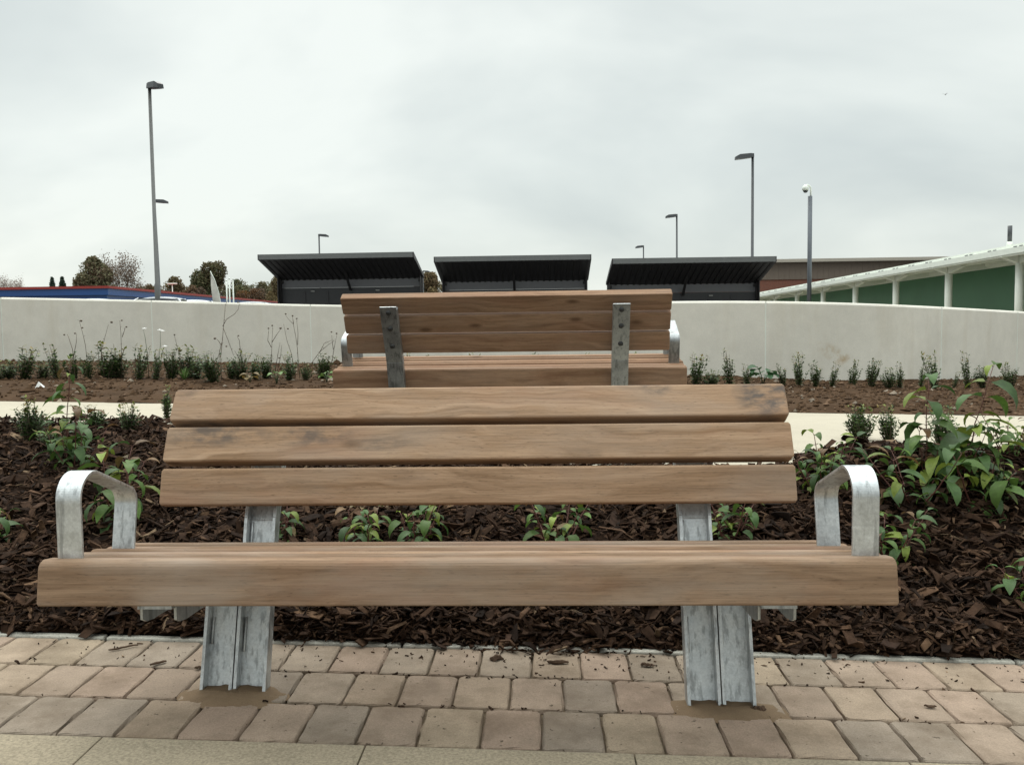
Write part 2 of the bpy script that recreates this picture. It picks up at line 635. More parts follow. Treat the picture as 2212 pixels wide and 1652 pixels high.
def brick_mat():
    m, t, b = new_mat('red_brick')
    br = N(t, 'ShaderNodeTexBrick', i_Scale=4.0)
    br.inputs['Color1'].default_value = (0.22, 0.075, 0.045, 1)
    br.inputs['Color2'].default_value = (0.17, 0.06, 0.04, 1)
    br.inputs['Mortar'].default_value = (0.25, 0.2, 0.16, 1)
    br.inputs['Mortar Size'].default_value = 0.012
    c = N(t, 'ShaderNodeTexCoord')
    mp_ = N(t, 'ShaderNodeMapping')
    mp_.inputs['Rotation'].default_value = (R(90), 0, 0)
    L(t, c.outputs['Object'], mp_.inputs[0])
    L(t, mp_.outputs[0], br.inputs['Vector'])
    L(t, br.outputs['Color'], b.inputs['Base Color'])
    b.inputs['Roughness'].default_value = 0.9
    return m


M_brick = brick_mat()
M_blue = simple('blue_fascia', (0.018, 0.075, 0.24), 0.35, var=0.12, scale=0.4)
M_green = simple('green_screen', (0.055, 0.165, 0.085), 0.5, var=0.12, scale=1.2, bmp=0.05)
M_car_silver = simple('silver_car_paint', (0.50, 0.52, 0.54), 0.25, 0.5, var=0.03, bmp=0)
M_car_white = simple('white_car_paint', (0.72, 0.73, 0.73), 0.25, 0.0, var=0.03, bmp=0)
M_car_dark = simple('grey_car_paint', (0.16, 0.17, 0.19), 0.25, 0.5, var=0.03, bmp=0)
M_glass = simple('car_glass', (0.02, 0.025, 0.03), 0.08, 0.0, var=0.05, bmp=0)
M_tyre = simple('tyre_rubber', (0.02, 0.02, 0.02), 0.9)
M_lens = simple('lamp_lens', (0.55, 0.55, 0.52), 0.2)
M_redlens = simple('red_lens', (0.35, 0.02, 0.02), 0.2)
M_flag = simple('banner_cloth', (0.52, 0.50, 0.45), 0.9, var=0.25, scale=2.5)
M_paver = attr_mat('tumbled_pavers', 0.9, 0.13, 12, 0.0, spec=0.12)
_t = M_paver.node_tree
_b = _t.nodes['Principled BSDF']
_v = coords(_t, rand=False)
_g = noise_n(_t, _v, 260, 3, 0.7)
_d = noise_n(_t, _v, 4.5, 5, 0.68)
_c = _b.inputs['Base Color'].links[0].from_socket
_c = mixc(_t, 1.0, _c, ramp(_t, _g, [(0.3, 0.78), (0.7, 1.16)]), 'MULTIPLY')
_c = mixc(_t, ramp(_t, _d, [(0.46, 0.0), (0.70, 0.6)]), _c, (0.095, 0.066, 0.042))
_sp = noise_n(_t, _v, 60, 2, 0.5)
_c = mixc(_t, ramp(_t, _sp, [(0.69, 0.0), (0.74, 0.8)]), _c, (0.05, 0.035, 0.025))
L(_t, _c, _b.inputs['Base Color'])
bump(_t, _b, math_node(_t, 'ADD', _g, _sp), 0.35, 0.003)


# ================================================================== SETTING
def sheet(name, xs, ys_fn, z_fn, mat, nrow, kind='structure'):
    mb = MB()
    vs, fs = [], []
    for x in xs:
        y0, y1 = ys_fn(x)
        for k in range(nrow + 1):
            y = y0 + (y1 - y0) * k / nrow
            vs.append((x, y, z_fn(x, y)))
    m = nrow + 1
    for i in range(len(xs) - 1):
        for k in range(nrow):
            fs.append((i * m + k, (i + 1) * m + k, (i + 1) * m + k + 1, i * m + k + 1))
    mb.add(vs, fs, smooth=True)
    o = mb.build(name, mat)
    tag(o, kind=kind)
    return o


def frange(a, b, s):
    n = int(round((b - a) / s))
    return [a + (b - a) * i / n for i in range(n + 1)]


# the ground: one sheet to the horizon, lower in the garden, higher behind the wall
gx = [-900, -300, -120, -60, -30] + frange(-14, 14, 1.0) + [30, 60, 120, 300, 900]
mb = MB()
vs, fs = [], []
for x in gx:
    wy = wall_y(x)
    col = [(-600, -0.4), (-20, -0.3), (wy + 0.02, -0.25), (wy + 0.06, zback(x, 0)), (24, zback(x, 0)), (60, zback(x, 0)), (200, 0.7), (600, 0.6), (1500, 0.5)]
    for (y, z) in col:
        if y < wy + 0.04:
            z = cross(x) - 0.12 if abs(x) < 900 else z
        vs.append((x, y, z))
for i in range(len(gx) - 1):
    for k in range(8):
        fs.append((i * 9 + k, (i + 1) * 9 + k, (i + 1) * 9 + k + 1, i * 9 + k + 1))
mb.add(vs, fs)
tag(mb.build('ground', M_tarmac), kind='structure')

# paving base, block pavers and front slabs
sheet('paving_bed', frange(-7, 7, 0.5), lambda x: (1.93, BED_Y + 0.02), lambda x, y: cross(x) - 0.012, M_sand, 1)
mb = MB()
PW = 0.143
PAV_COL = [(0.275, 0.212, 0.156), (0.255, 0.204, 0.156), (0.278, 0.207, 0.157), (0.243, 0.197, 0.154), (0.285, 0.224, 0.162), (0.264, 0.202, 0.153)]
ROWS = [(2.348, 2.546), (2.146, 2.344), (1.942, 2.142)]
for ri, (ya, yb) in enumerate(ROWS):
    x = -4.2 + (0.02, 0.075, 0.035)[ri]
    while x < 4.2:
        wv_ = PW + random.uniform(-0.006, 0.006)
        x0, x1 = x + 0.0022, x + wv_ - 0.0022
        rr = random.uniform(0.008, 0.017)
        out = []
        for (cx_, cy_, a0) in ((x1 - rr, yb - rr, 0), (x0 + rr, yb - rr, 90), (x0 + rr, ya + rr, 180), (x1 - rr, ya + rr, 270)):
            for k in range(4):
                a = R(a0 + 30 * k)
                out.append((cx_ + rr * math.cos(a), cy_ + rr * math.sin(a)))
        # extra points along the sides for a worn edge
        ext = []
        for i in range(len(out)):
            p, q = out[i], out[(i + 1) % len(out)]
            ext.append(p)
            if math.dist(p, q) > 0.05:
                for s_ in (0.25, 0.5, 0.75):
                    ext.append((p[0] + (q[0] - p[0]) * s_, p[1] + (q[1] - p[1]) * s_))
        mx, my = (x0 + x1) / 2, (ya + yb) / 2
        tilt = (random.uniform(-0.006, 0.006), random.uniform(-0.006, 0.006))
        n = len(ext)
        rings = []
        for (ins, dz) in ((0.0, -0.05), (0.0, -0.009), (0.0022, -0.003), (0.0058, 0.0)):
            rg = []
            for (px_, py_) in ext:
                d = math.hypot(px_ - mx, py_ - my)
                j = random.uniform(-0.0022, 0.0022) + (0.005 * random.random() if random.random() < 0.06 else 0)
                k = (d - ins + j) / d
                X, Y = mx + (px_ - mx) * k, my + (py_ - my) * k
                rg.append((X, Y, cross(X) + dz + tilt[0] * (X - mx) + tilt[1] * (Y - my)))
            rings.append(rg)
        vs = [v for rg in rings for v in rg]
        fs = [(r_ * n + i, r_ * n + (i + 1) % n, (r_ + 1) * n + (i + 1) % n, (r_ + 1) * n + i) for r_ in range(3) for i in range(n)]
        fs.append(tuple(3 * n + i for i in range(n)))
        c = random.choice(PAV_COL)
        k = random.uniform(0.92, 1.06)
        mb.add(vs, fs, tuple(q * k for q in c))
        x += wv_
tag(mb.build('paving', M_paver), kind='structure')
mb = MB()
sx = -4.13
while sx < 4.2:
    z0 = cross(sx + 0.3)
    rot = Matrix.Rotation(math.atan(0.027), 3, 'Y')
    mb.box((sx + 0.309, 1.632, z0 - 0.03), (0.6155, 0.606, 0.06), rot)
    mb.box((sx + 0.309, 1.02, z0 - 0.03), (0.6155, 0.606, 0.06), rot)
    mb.box((sx + 0.309, 0.408, z0 - 0.03), (0.6155, 0.606, 0.06), rot)
    mb.box((sx + 0.309, -0.204, z0 - 0.03), (0.6155, 0.606, 0.06), rot)
    sx += 0.618
tag(mb.build('footpath_slabs', M_slab, bevel=0.003), kind='structure')
sheet('slab_bed', frange(-7, 7, 0.5), lambda x: (-3.0, 1.93), lambda x, y: cross(x) - 0.02, M_sand, 1)
mb = MB()
xx = -5.0
while xx < 5.0:
    rot = Matrix.Rotation(math.atan(0.027), 3, 'Y')
    mb.box((xx + 0.455, BED_Y + 0.019, cross(xx + 0.455) - 0.072), (0.906, 0.032, 0.15), rot)
    xx += 0.912
tag(mb.build('edging_kerb', M_edging, bevel=0.006), kind='structure')

# mulch bed: base sheet and loose bark
sheet('mulch_bed', frange(-8, 8, 0.1), lambda x: (BED_Y + 0.030, near_y(x) + 0.05), lambda x, y: zg(x, min(y, near_y(x) - 1e-4)) - 0.012, M_mulchbase, 34)


def chips(n, region, lmin, lmax, seed, zlo=-0.006, zhi=0.022):
    """arrays of bent slivers of bark lying on the bed"""
    rg = np.random.default_rng(seed)
    V, Fc, C = [], [], []
    made = 0
    pal = np.array([(0.058, 0.029, 0.017), (0.082, 0.042, 0.025), (0.034, 0.019, 0.013), (0.115, 0.060, 0.035), (0.066, 0.035, 0.023), (0.17, 0.092, 0.052), (0.28, 0.175, 0.105)])
    pr = np.array([0.27, 0.24, 0.2, 0.13, 0.1, 0.045, 0.015])
    while made < n:
        x, y = region(rg)
        if x is None:
            continue
        ln = rg.uniform(lmin, lmax) * (0.55 + 0.9 * rg.random() ** 2)
        wd = ln * rg.uniform(0.10, 0.36)
        th = rg.uniform(0.0015, 0.005)
        e = Matrix.Rotation(rg.uniform(0, 2 * math.pi), 3, 'Z') @ Matrix.Rotation(rg.normal(0, 0.36), 3, 'Y') @ Matrix.Rotation(rg.normal(0, 0.55), 3, 'X')
        z = zg(x, min(y, near_y(x) - 1e-4)) + rg.uniform(zlo, zhi)
        bend = rg.normal(0, 0.12) * ln
        tw = rg.normal(0, 0.15)
        o = len(V)
        for k, s in enumerate((-0.5, 0.0, 0.5)):
            ww = wd * (1.0 if k == 1 else rg.uniform(0.25, 0.9))
            off = bend * (1 - 4 * s * s)
            sk_ = rg.normal(0, 0.12) * wd
            for (a, b_) in ((-0.5, -0.5), (0.5, -0.5), (0.5, 0.5), (-0.5, 0.5)):
                v = e @ Vector((s * ln, a * ww + sk_, b_ * th + off + tw * s * a * ww * 4))
                V.append((x + v.x, y + v.y, z + v.z))
        for k in (0, 1):
            for i in range(4):
                j = (i + 1) % 4
                Fc.append((o + k * 4 + i, o + k * 4 + j, o + k * 4 + 4 + j, o + k * 4 + 4 + i))
        Fc.append((o, o + 3, o + 2, o + 1))
        Fc.append((o + 8, o + 9, o + 10, o + 11))
        c = pal[rg.choice(7, p=pr)] * np.array((0.90, 0.99, 1.04)) * rg.uniform(0.32, 0.82)
        C += [tuple(c)] * 10
        made += 1
    return V, Fc, C


def reg_bed(rg):
    y = BED_Y + 0.03 + 3.0 * rg.random() ** 1.25
    x = rg.uniform(-0.70, 0.66) * y + rg.uniform(-1.2, 1.2)
    if y > near_y(x) + 0.02:
        return None, None
    return x, y


def reg_edge(rg):
    x = rg.uniform(-2.0, 2.3)
    y = BED_Y + 0.028 + abs(rg.normal(0, 0.05))
    k = noise.noise(Vector((x * 2.3, 1.7, 0))) + 0.35 * math.exp(-(x / 0.8) ** 2) - 0.1
    return x, y - 0.095 * max(0, k) * rg.random()


def reg_crumb(rg):
    x = rg.normal(0.05, 0.85)
    y = BED_Y - abs(rg.normal(0, 0.085)) - 0.004
    if rg.random() < 0.25:
        y = rg.choice((2.346, 2.144)) + rg.normal(0, 0.006)
    return x, y


def reg_rim(rg):
    x = rg.uniform(-4.2, -0.9)
    return x, near_y(x) + rg.normal(-0.02, 0.035)


mb = MB()
V, Fc, C = chips(420, reg_crumb, 0.004, 0.016, 6, 0.0005, 0.003)
mb.v, mb.f, mb.c, mb.sm = list(V), [list(f) for f in Fc], list(C), [False] * len(Fc)
for (n, rgn, a, b_, sd) in ((29000, reg_bed, 0.025, 0.095, 3), (2600, reg_bed, 0.07, 0.13, 9), (3000, reg_edge, 0.02, 0.06, 4), (700, reg_rim, 0.02, 0.06, 5)):
    V, Fc, C = chips(n, rgn, a, b_, sd)
    o = len(mb.v)
    mb.v += V
    mb.f += [[i + o for i in f] for f in Fc]
    mb.c += C
    mb.sm += [False] * len(Fc)
tag(mb.build('bark_mulch', M_chip), kind='stuff')

# path behind the bed and the soil border below the wall
sheet('path', frange(-14, 14, 0.25), lambda x: (near_y(x) - 0.12, far_y(x)), lambda x, y: cross(x) + 0.34, M_path, 2)
sheet('soil_border', frange(-9, 10, 0.08), lambda x: (far_y(x) - 0.02, max(far_y(x) + 0.5, wall_y(x) + 0.02)),
      lambda x, y: zg(x, max(y, far_y(x) + 1e-4)) + 0.013 * noise.fractal(Vector((x * 9, y * 9, 2)), 0.8, 2.0, 4) * (1 if y > far_y(x) + .03 else 0), M_soil, 46)

mb = MB()
for i in range(13000):
    x = RNG.uniform(-7, 7)
    y = far_y(x) + RNG.random() * (wall_y(x) - far_y(x) - 0.05)
    r = abs(RNG.normal(0, 0.011)) + 0.007
    if RNG.random() < 0.006:
        r *= 2.2
    z = zg(x, y) + r * 0.2
    vs = [(x + r * q[0] * RNG.uniform(.6, 1.4), y + r * q[1] * RNG.uniform(.6, 1.4), z + r * q[2] * RNG.uniform(.5, .9)) for q in ((1, 0, 0), (0, 1, 0), (-1, 0, 0), (0, -1, 0), (0.2, 0.1, 1), (0, 0, -1))]
    g = RNG.random()
    c = (0.072, 0.043, 0.025) if g < 0.82 else ((0.115, 0.073, 0.047) if g < 0.96 else (0.22, 0.18, 0.14))
    k = RNG.uniform(0.6, 1.3)
    mb.add(vs, [(0, 1, 4), (1, 2, 4), (2, 3, 4), (3, 0, 4), (1, 0, 5), (2, 1, 5), (3, 2, 5), (0, 3, 5)], tuple(q * k for q in c))
tag(mb.build('soil_clods', M_stone), kind='stuff')

# ================================================================== GARDEN WALL
wall = empty('garden_wall', (0, 0, 0))
tag(wall, 'long low pale rendered wall curving behind the shrub row', 'wall')
JO = [-300, 0, 326, 670, 1010, 1330, 1655, 2033, 2195, 2420]


def wall_at(px):
    t = lerp([(q[0], q[1]) for q in WALL], px)
    yt = lerp([(q[0], q[2]) for q in WALL], px)
    yb = lerp([(q[0], q[3]) for q in WALL], px)
    a, b_ = P(px, yt, t), P(px, yb, t)
    return a.x, a.y, a.z, b_.z


def smooth_line(a, b_, n):
    out = []
    for i in range(n + 1):
        px = a + (b_ - a) * i / n
        acc = [0, 0, 0, 0]
        for d in (-90, -45, 0, 45, 90):
            q = wall_at(px + d)
            acc = [u + v / 5 for u, v in zip(acc, q)]
        out.append(acc)
    return out


for ja, jb in zip(JO, JO[1:]):
    pts = smooth_line(ja, jb, 10)
    mb = MB()
    vs, fs = [], []
    for i, (x, y, zt, zb) in enumerate(pts):
        q0, q1 = pts[max(0, i - 1)], pts[min(len(pts) - 1, i + 1)]
        d = Vector((q1[0] - q0[0], q1[1] - q0[1], 0)).normalized()
        nrm = Vector((-d.y, d.x, 0))                       # away from the camera
        base = Vector((x, y, 0))
        if i == 0:
            base += d * 0.006
        if i == len(pts) - 1:
            base -= d * 0.006
        for (o, z) in ((0, zb - 0.3), (0, zt - 0.026), (0.012, zt - 0.008), (0.03, zt), (0.20, zt), (0.22, zt - 0.02), (0.22, zb - 0.3)):
            p = base + nrm * o
            vs.append((p.x, p.y, z))
    m = 7
    for i in range(len(pts) - 1):
        for k in range(m - 1):
            fs.append((i * m + k, (i + 1) * m + k, (i + 1) * m + k + 1, i * m + k + 1))
    mb.add(vs, fs, smooth=False)
    mb.add([vs[k] for k in range(m)], [tuple(range(m))])
    mb.add([vs[-m + k] for k in range(m)], [tuple(range(m))[::-1]])
    mb.build('wall_panel', M_wall, wall, recalc=True)
# pale sealant strip standing in every joint
mb = MB()
for j in JO[1:-1]:
    x, y, zt, zb = smooth_line(j, j + 1, 1)[0]
    mb.box((x, y + 0.046, (zt + zb - 0.3) / 2 - 0.004), (0.014, 0.09, zt - zb + 0.29))
mb.build('joint_sealant', M_white, wall)


# ================================================================== BENCHES
def fillet(pts, rad, n=22):
    """round the corners of a polyline in the (y, z) plane"""
    out = [pts[0]]
    for i in range(1, len(pts) - 1):
        q, a, b_ = Vector(pts[i]), Vector(pts[i - 1]), Vector(pts[i + 1])
        u, v_ = (a - q).normalized(), (b_ - q).normalized()
        half = u.angle(v_) / 2
        tl = rad[i] / math.tan(half)
        c = q + (u + v_).normalized() * rad[i] / math.sin(half)
        s0, s1 = q + u * tl - c, q + v_ * tl - c
        a0 = math.atan2(s0.y, s0.x)
        da = (math.atan2(s1.y, s1.x) - a0 + math.pi) % (2 * math.pi) - math.pi
        for k in range(n + 1):
            t = a0 + da * k / n
            out.append((c.x + rad[i] * math.cos(t), c.y + rad[i] * math.sin(t)))
    out.append(pts[-1])
    return out


def make_bench():
    root = empty('park_bench', (0, 0, 0))
    W2, L2 = 0.95, 0.853
    # --- seat: six boards on a gentle backward slope
    sl = math.atan(0.063 / 0.415)

    def seat_xf(v):
        y, z = v.y, v.z
        return Vector((v.x, y * math.cos(sl) + z * math.sin(sl), 0.45 - y * math.sin(sl) + z * math.cos(sl)))
    mb = MB()
    mb.extrude(round_rect(0.0, 0.062, -0.102, 0.0, (0.008, 0.020, 0.005, 0.004), 5), -W2, W2, seat_xf, chamfer=0.004)
    y = 0.080
    for k in range(4):
        mb.extrude(round_rect(y + 0.003, y + 0.048, -0.036, -0.0015 * (k % 2), (0.013, 0.015, 0.006, 0.006), 6), -W2 + 0.004 * (k % 2), W2 - 0.003 * (k % 2), seat_xf, chamfer=0.003, col=((0.80, 0.79, 0.78), (1.16, 1.15, 1.14), (0.84, 0.80, 0.77), (1.10, 1.10, 1.10))[k])
        y += 0.069
    mb.extrude(round_rect(0.356, 0.418, -0.10, 0.0, (0.012, 0.006, 0.004, 0.004)), -W2, W2, seat_xf, chamfer=0.004)
    mb.build('seat', M_wood_seat, root)
    # --- backrest: three boards leaning back
    mb = MB()
    py_, pz_ = 0.402, 0.490
    for an, tint in ((R(15), (0.95, 0.94, 0.93)), (R(26), (1.0, 1.0, 1.0)), (R(34), (1.04, 1.05, 1.07))):
        def back_xf(v, an=an, py_=py_, pz_=pz_):
            return Vector((v.x, py_ + v.z * math.sin(an) + v.y * math.cos(an), pz_ + v.z * math.cos(an) - v.y * math.sin(an)))
        mb.extrude(round_rect(0.0, 0.050, 0.0, 0.100, (0.005, 0.007, 0.006, 0.005)), -L2, L2, back_xf, chamfer=0.005, col=tint)
        py_ += 0.119 * math.sin(an)
        pz_ += 0.119 * math.cos(an)
    mb.build('backrest', M_wood_back, root)
    # --- armrests: flat bar bent into an inverted U
    for s in (-1, 1):
        xc = s * (W2 - 0.054)
        p = fillet([(0.040, 0.440), (0.040, 0.661), (0.316, 0.548), (0.284, 0.395)], [0, 0.060, 0.042, 0])
        mb = MB()
        vs, fs = [], []
        th, hw = 0.004, 0.029
        for i, (y, z) in enumerate(p):
            q0, q1 = p[max(0, i - 1)], p[min(len(p) - 1, i + 1)]
            d = Vector((q1[0] - q0[0], q1[1] - q0[1])).normalized()
            nn = Vector((-d.y, d.x))
            for (a, b_) in ((-hw, 1), (hw, 1), (hw, -1), (-hw, -1)):
                vs.append((xc + a, y + nn.x * th * b_, z + nn.y * th * b_))
        for i in range(len(p) - 1):
            for k in range(4):
                k2 = (k + 1) % 4
                fs.append((i * 4 + k, i * 4 + k2, i * 4 + 4 + k2, i * 4 + 4 + k))
        fs += [(3, 2, 1, 0), tuple(len(vs) - 4 + k for k in range(4))]
        mb.add(vs, fs)
        mb.build('armrest', M_galv, root, bevel=0.0015, recalc=True)
    # --- supports: two leaning channels side by side each end, the inner one carries the backrest
    pa = R(17.0)

    def post_xf(v):
        if v.z <= 0.465:
            return Vector((v.x, 0.318 + v.z * math.sin(pa) + v.y * math.cos(pa), v.z * math.cos(pa) - v.y * math.sin(pa)))
        q, e = R(27.5), v.z - 0.465
        return Vector((v.x, 0.318 + 0.465 * math.sin(pa) + e * math.sin(q) + v.y * math.cos(q), 0.465 * math.cos(pa) + e * math.cos(q) - v.y * math.sin(q)))

    def channel(mb, x0, x1, z0, z1):
        zf = z1 - 0.02 if z1 > 0.6 else z1
        for (a, b_) in (((x0, 0.030, z0), (x1, 0.037, z1)), ((x0, -0.004, z0), (x0 + 0.009, 0.030, zf)), ((x1 - 0.009, -0.004, z0), (x1, 0.030, zf))):
            vs = [post_xf(Vector((x, y, z))) for x in (a[0], b_[0]) for y in (a[1], b_[1]) for z in (a[2], b_[2])]
            mb.add(vs, [(0, 1, 3, 2), (4, 6, 7, 5), (0, 4, 5, 1), (2, 3, 7, 6), (0, 2, 6, 4), (1, 5, 7, 3)])
    for s in (-1, 1):
        lo, hi = sorted((s * 0.640, s * 0.726))
        mb = MB()
        channel(mb, lo, hi, -0.25, 0.30)
        # weld bead up the web
        mb.tube([post_xf(Vector((lo + 0.014, 0.026, 0.20))), post_xf(Vector((lo + 0.014, 0.026, 0.13)))], 0.0035, 6)
        leg = mb.build('leg', M_galv, root, bevel=0.0012)
        # tapering seat arm reaching forward and outward under the boards
        mb = MB()
        for xo in (0.672, 0.752):
            X = s * xo
            prof = [(0.07, 0.328), (0.35, 0.284), (0.35, 0.262), (0.125, 0.274), (0.09, 0.280), (0.07, 0.290)]
            mb.extrude(prof, X - 0.003, X + 0.003)
        x0, x1 = sorted((s * 0.672, s * 0.752))
        vs = [seat_xf(Vector((x, y, z))) for x in (x0, x1) for y in (0.07, 0.35) for z in (-0.120, -0.112)]
        mb.add(vs, [(0, 1, 3, 2), (4, 6, 7, 5), (0, 4, 5, 1), (2, 3, 7, 6), (0, 2, 6, 4), (1, 5, 7, 3)])
        mb.build('seat_bracket', M_galv_dark, leg, recalc=True)
        lo, hi = sorted((s * 0.550, s * 0.637))
        mb = MB()
        channel(mb, lo, hi, -0.25, 0.465)
        channel(mb, lo, hi, 0.4651, 0.792)
        mb.tube([post_xf(Vector((lo + 0.014, 0.026, 0.20))), post_xf(Vector((lo + 0.014, 0.026, 0.11)))], 0.0035, 6)
        mb.tube([post_xf(Vector((lo + 0.014, 0.026, 0.455))), post_xf(Vector((lo + 0.014, 0.026, 0.38)))], 0.0035, 6)
        post = mb.build('back_post', M_galv, root, bevel=0.0012)
        for zz in (0.565, 0.668, 0.760):
            mb = MB()
            c = Vector(((lo + hi) / 2, 0.037, zz))
            n = 14
            rg0 = []
            for (r, yy) in ((0.0135, 0.0), (0.0135, 0.003), (0.010, 0.0075), (0.005, 0.0095)):
                rg0 += [post_xf(c + Vector((r * math.cos(2 * math.pi * k / n), yy, r * math.sin(2 * math.pi * k / n)))) for k in range(n)]
            fs = [(r_ * n + k, r_ * n + (k + 1) % n, (r_ + 1) * n + (k + 1) % n, (r_ + 1) * n + k) for r_ in range(3) for k in range(n)]
            fs.append(tuple(3 * n + k for k in range(n)))
            mb.add(rg0, fs)
            mb.build('bolt', M_bolt, post, recalc=True)
    return root


bench = make_bench()
pf = P(1009, 1207, 1.914)
bench.location = (pf.x - 0.0165, pf.y, pf.z - 0.45)
tag(bench, 'nearest timber and galvanised bench facing the viewer on block paving', 'bench', 'matching timber benches')
rear = copy_tree(bench)
pr_ = P(1102, 796, 4.635)
rear.rotation_euler = (0, 0, math.pi - 0.022)
rear.location = (pr_.x - 0.005, pr_.y + 0.415, pr_.z - 0.388)
M_wood_shaded = wood_mat('redder_shaded_timber', a=(0.17, 0.094, 0.054), c=(0.33, 0.203, 0.125), grey=0.2)  # redder, darker timber copy: shade on the far bench put into its colour
M_galv_shaded = galv_mat('shaded_zinc', base=0.36, rough=0.40, metal=0.85)  # darker zinc copy: shade on the far bench's metal painted in


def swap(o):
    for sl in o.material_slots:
        new = M_wood_shaded if 'timber' in sl.material.name else (M_galv_shaded if 'galv' in sl.material.name else None)
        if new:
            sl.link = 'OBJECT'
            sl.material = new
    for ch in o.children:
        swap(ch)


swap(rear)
tag(rear, 'second timber bench farther back, seen from behind with bolted back posts', 'bench', 'matching timber benches')

# mortar collars where the near bench goes into the paving
for i, s in enumerate((-1, 1)):
    cx_, cy_ = bench.location.x + s * 0.635, bench.location.y + 0.31
    mb = MB()
    n, m = 60, 9
    vs = [(cx_, cy_, cross(cx_) + 0.010)]
    for r_ in range(1, m + 1):
        q = r_ / m
        for k in range(n):
            a = 2 * math.pi * k / n
            r = q * (1.25 + 0.25 * noise.noise(Vector((math.cos(a) * 1.5, math.sin(a) * 1.5, i * 7.3))))
            X, Y = cx_ + 0.125 * r * math.cos(a) + 0.015, cy_ + 0.062 * r * math.sin(a) - 0.010
            h = 0.0065 * (1 - q ** 2.2) - 0.0035 * q ** 4 + 0.0035 * noise.fractal(Vector((X * 38, Y * 38, i)), 0.8, 2.0, 3)
            vs.append((X, Y, cross(X) + h))
    fs = [(0, 1 + k, 1 + (k + 1) % n) for k in range(n)]
    fs += [(1 + r_ * n + k, 1 + (r_ + 1) * n + k, 1 + (r_ + 1) * n + (k + 1) % n, 1 + r_ * n + (k + 1) % n) for r_ in range(m - 1) for k in range(n)]
    mb.add(vs, fs, smooth=True)
    tag(mb.build('mortar_patch', M_mortar), kind='structure')


# ================================================================== PLANTS
def leaf(mb, base, direction, L_, W_, droop, col, roll=0.0, nseg=5):
    d = Vector(direction).normalized()
    side = d.cross(Vector((0, 0, 1)))
    if side.length < 0.05:
        side = Vector((1, 0, 0))
    side.normalize()
    side = Matrix.Rotation(roll, 3, d) @ side
    p = Vector(base)
    vs = []
    axis = d.cross(Vector((0, 0, -1)))
    if axis.length < 0.05:
        axis = side.copy()
    axis.normalize()
    cur = d.copy()
    for k in range(nseg + 1):
        s = k / nseg
        wd = W_ * 0.5 * (math.sin(math.pi * min(1, s ** 0.75)) ** 0.85 if 0 < s < 1 else 0.02)
        nn = side.cross(cur).normalized()
        f = 0.28 * wd
        vs += [p - side * wd + nn * f, p.copy(), p + side * wd + nn * f]
        cur = (Matrix.Rotation(droop / nseg, 3, axis) @ cur).normalized()
        p = p + cur * (L_ / nseg)
    fs = []
    for k in range(nseg):
        fs += [(k * 3, k * 3 + 1, k * 3 + 4, k * 3 + 3), (k * 3 + 1, k * 3 + 2, k * 3 + 5, k * 3 + 4)]
    mb.add(vs, fs, col, True)


def small_leaf(mb, base, direction, L_, W_, col, rng):
    d = Vector(direction).normalized()
    side = d.cross(Vector((rng.uniform(-.3, .3), rng.uniform(-.3, .3), 1))).normalized() * (W_ / 2)
    b = Vector(base)
    mid = b + d * L_ * 0.5 + Vector((0, 0, -0.06 * L_))
    mb.add([b, mid - side, b + d * L_, mid + side], [(0, 1, 2, 3)], col, False)


def dogwood(seed, H, nst, spread, lsize, lean=(0, 0), tall=None, bare=0.25, light=0.5, down=0.9):
    """upright young shrub with pointed drooping leaves on reddish stems; returns leaf and stem builders"""
    rng = random.Random(seed)
    lv, st = MB(), MB()
    for i in range(nst):
        a = 2 * math.pi * (i + rng.random() * 0.6) / nst
        h = H * (1.0 if (tall and i == 0) else rng.uniform(0.5, 0.95) * (tall or 1.0))
        out = spread * rng.uniform(0.4, 1.0) * (0.25 if (tall and i == 0) else 1.0)
        pts = []
        for k in range(8):
            s = k / 7
            pts.append(Vector((math.cos(a) * out * s ** 0.8 + lean[0] * s * s + rng.uniform(-.004, .004), math.sin(a) * out * s ** 0.8 + lean[1] * s * s + rng.uniform(-.004, .004), h * s - 0.03 * (1 - s))))
        st.tube(pts, [0.0036 * (1 - 0.6 * k / 7) for k in range(8)], 6)
        npair = max(4, int(h / (lsize * 0.5)))
        for j in range(npair + 1):
            s = bare + (1 - bare) * j / npair
            idx = min(6, int(s * 7))
            p = pts[idx].lerp(pts[idx + 1], s * 7 - idx) if idx < 7 else pts[7]
            az = a + j * math.pi / 2 + rng.uniform(-.5, .5)
            top = j == npair
            for q in range(2):
                aa = az + q * math.pi + rng.uniform(-.3, .3)
                el = rng.uniform(0.1, 0.6) if not top else rng.uniform(0.5, 1.0)
                d = Vector((math.cos(aa) * math.cos(el), math.sin(aa) * math.cos(el), math.sin(el)))
                l_ = lsize * rng.uniform(0.55, 1.4) * (0.8 if top else 1)
                g = rng.random()
                if g < light * 0.35:
                    c = (0.165, 0.215, 0.035)
                elif g < light:
                    c = (0.085, 0.15, 0.03)
                elif g < 0.94:
                    c = (0.055, 0.105, 0.030)
                else:
                    c = (0.14, 0.095, 0.035)
                if top and rng.random() < 0.3:
                    c = (0.15, 0.085, 0.035)
                k_ = rng.uniform(0.65, 1.25)
                # short stalk
                e = p + d * 0.012
                st.tube([p, e], 0.0013, 4, cap=False)
                leaf(lv, e, d, l_, l_ * rng.uniform(0.36, 0.47), down * rng.uniform(1.2, 2.4), tuple(x * k_ for x in c), rng.uniform(-.5, .5))
    return lv, st


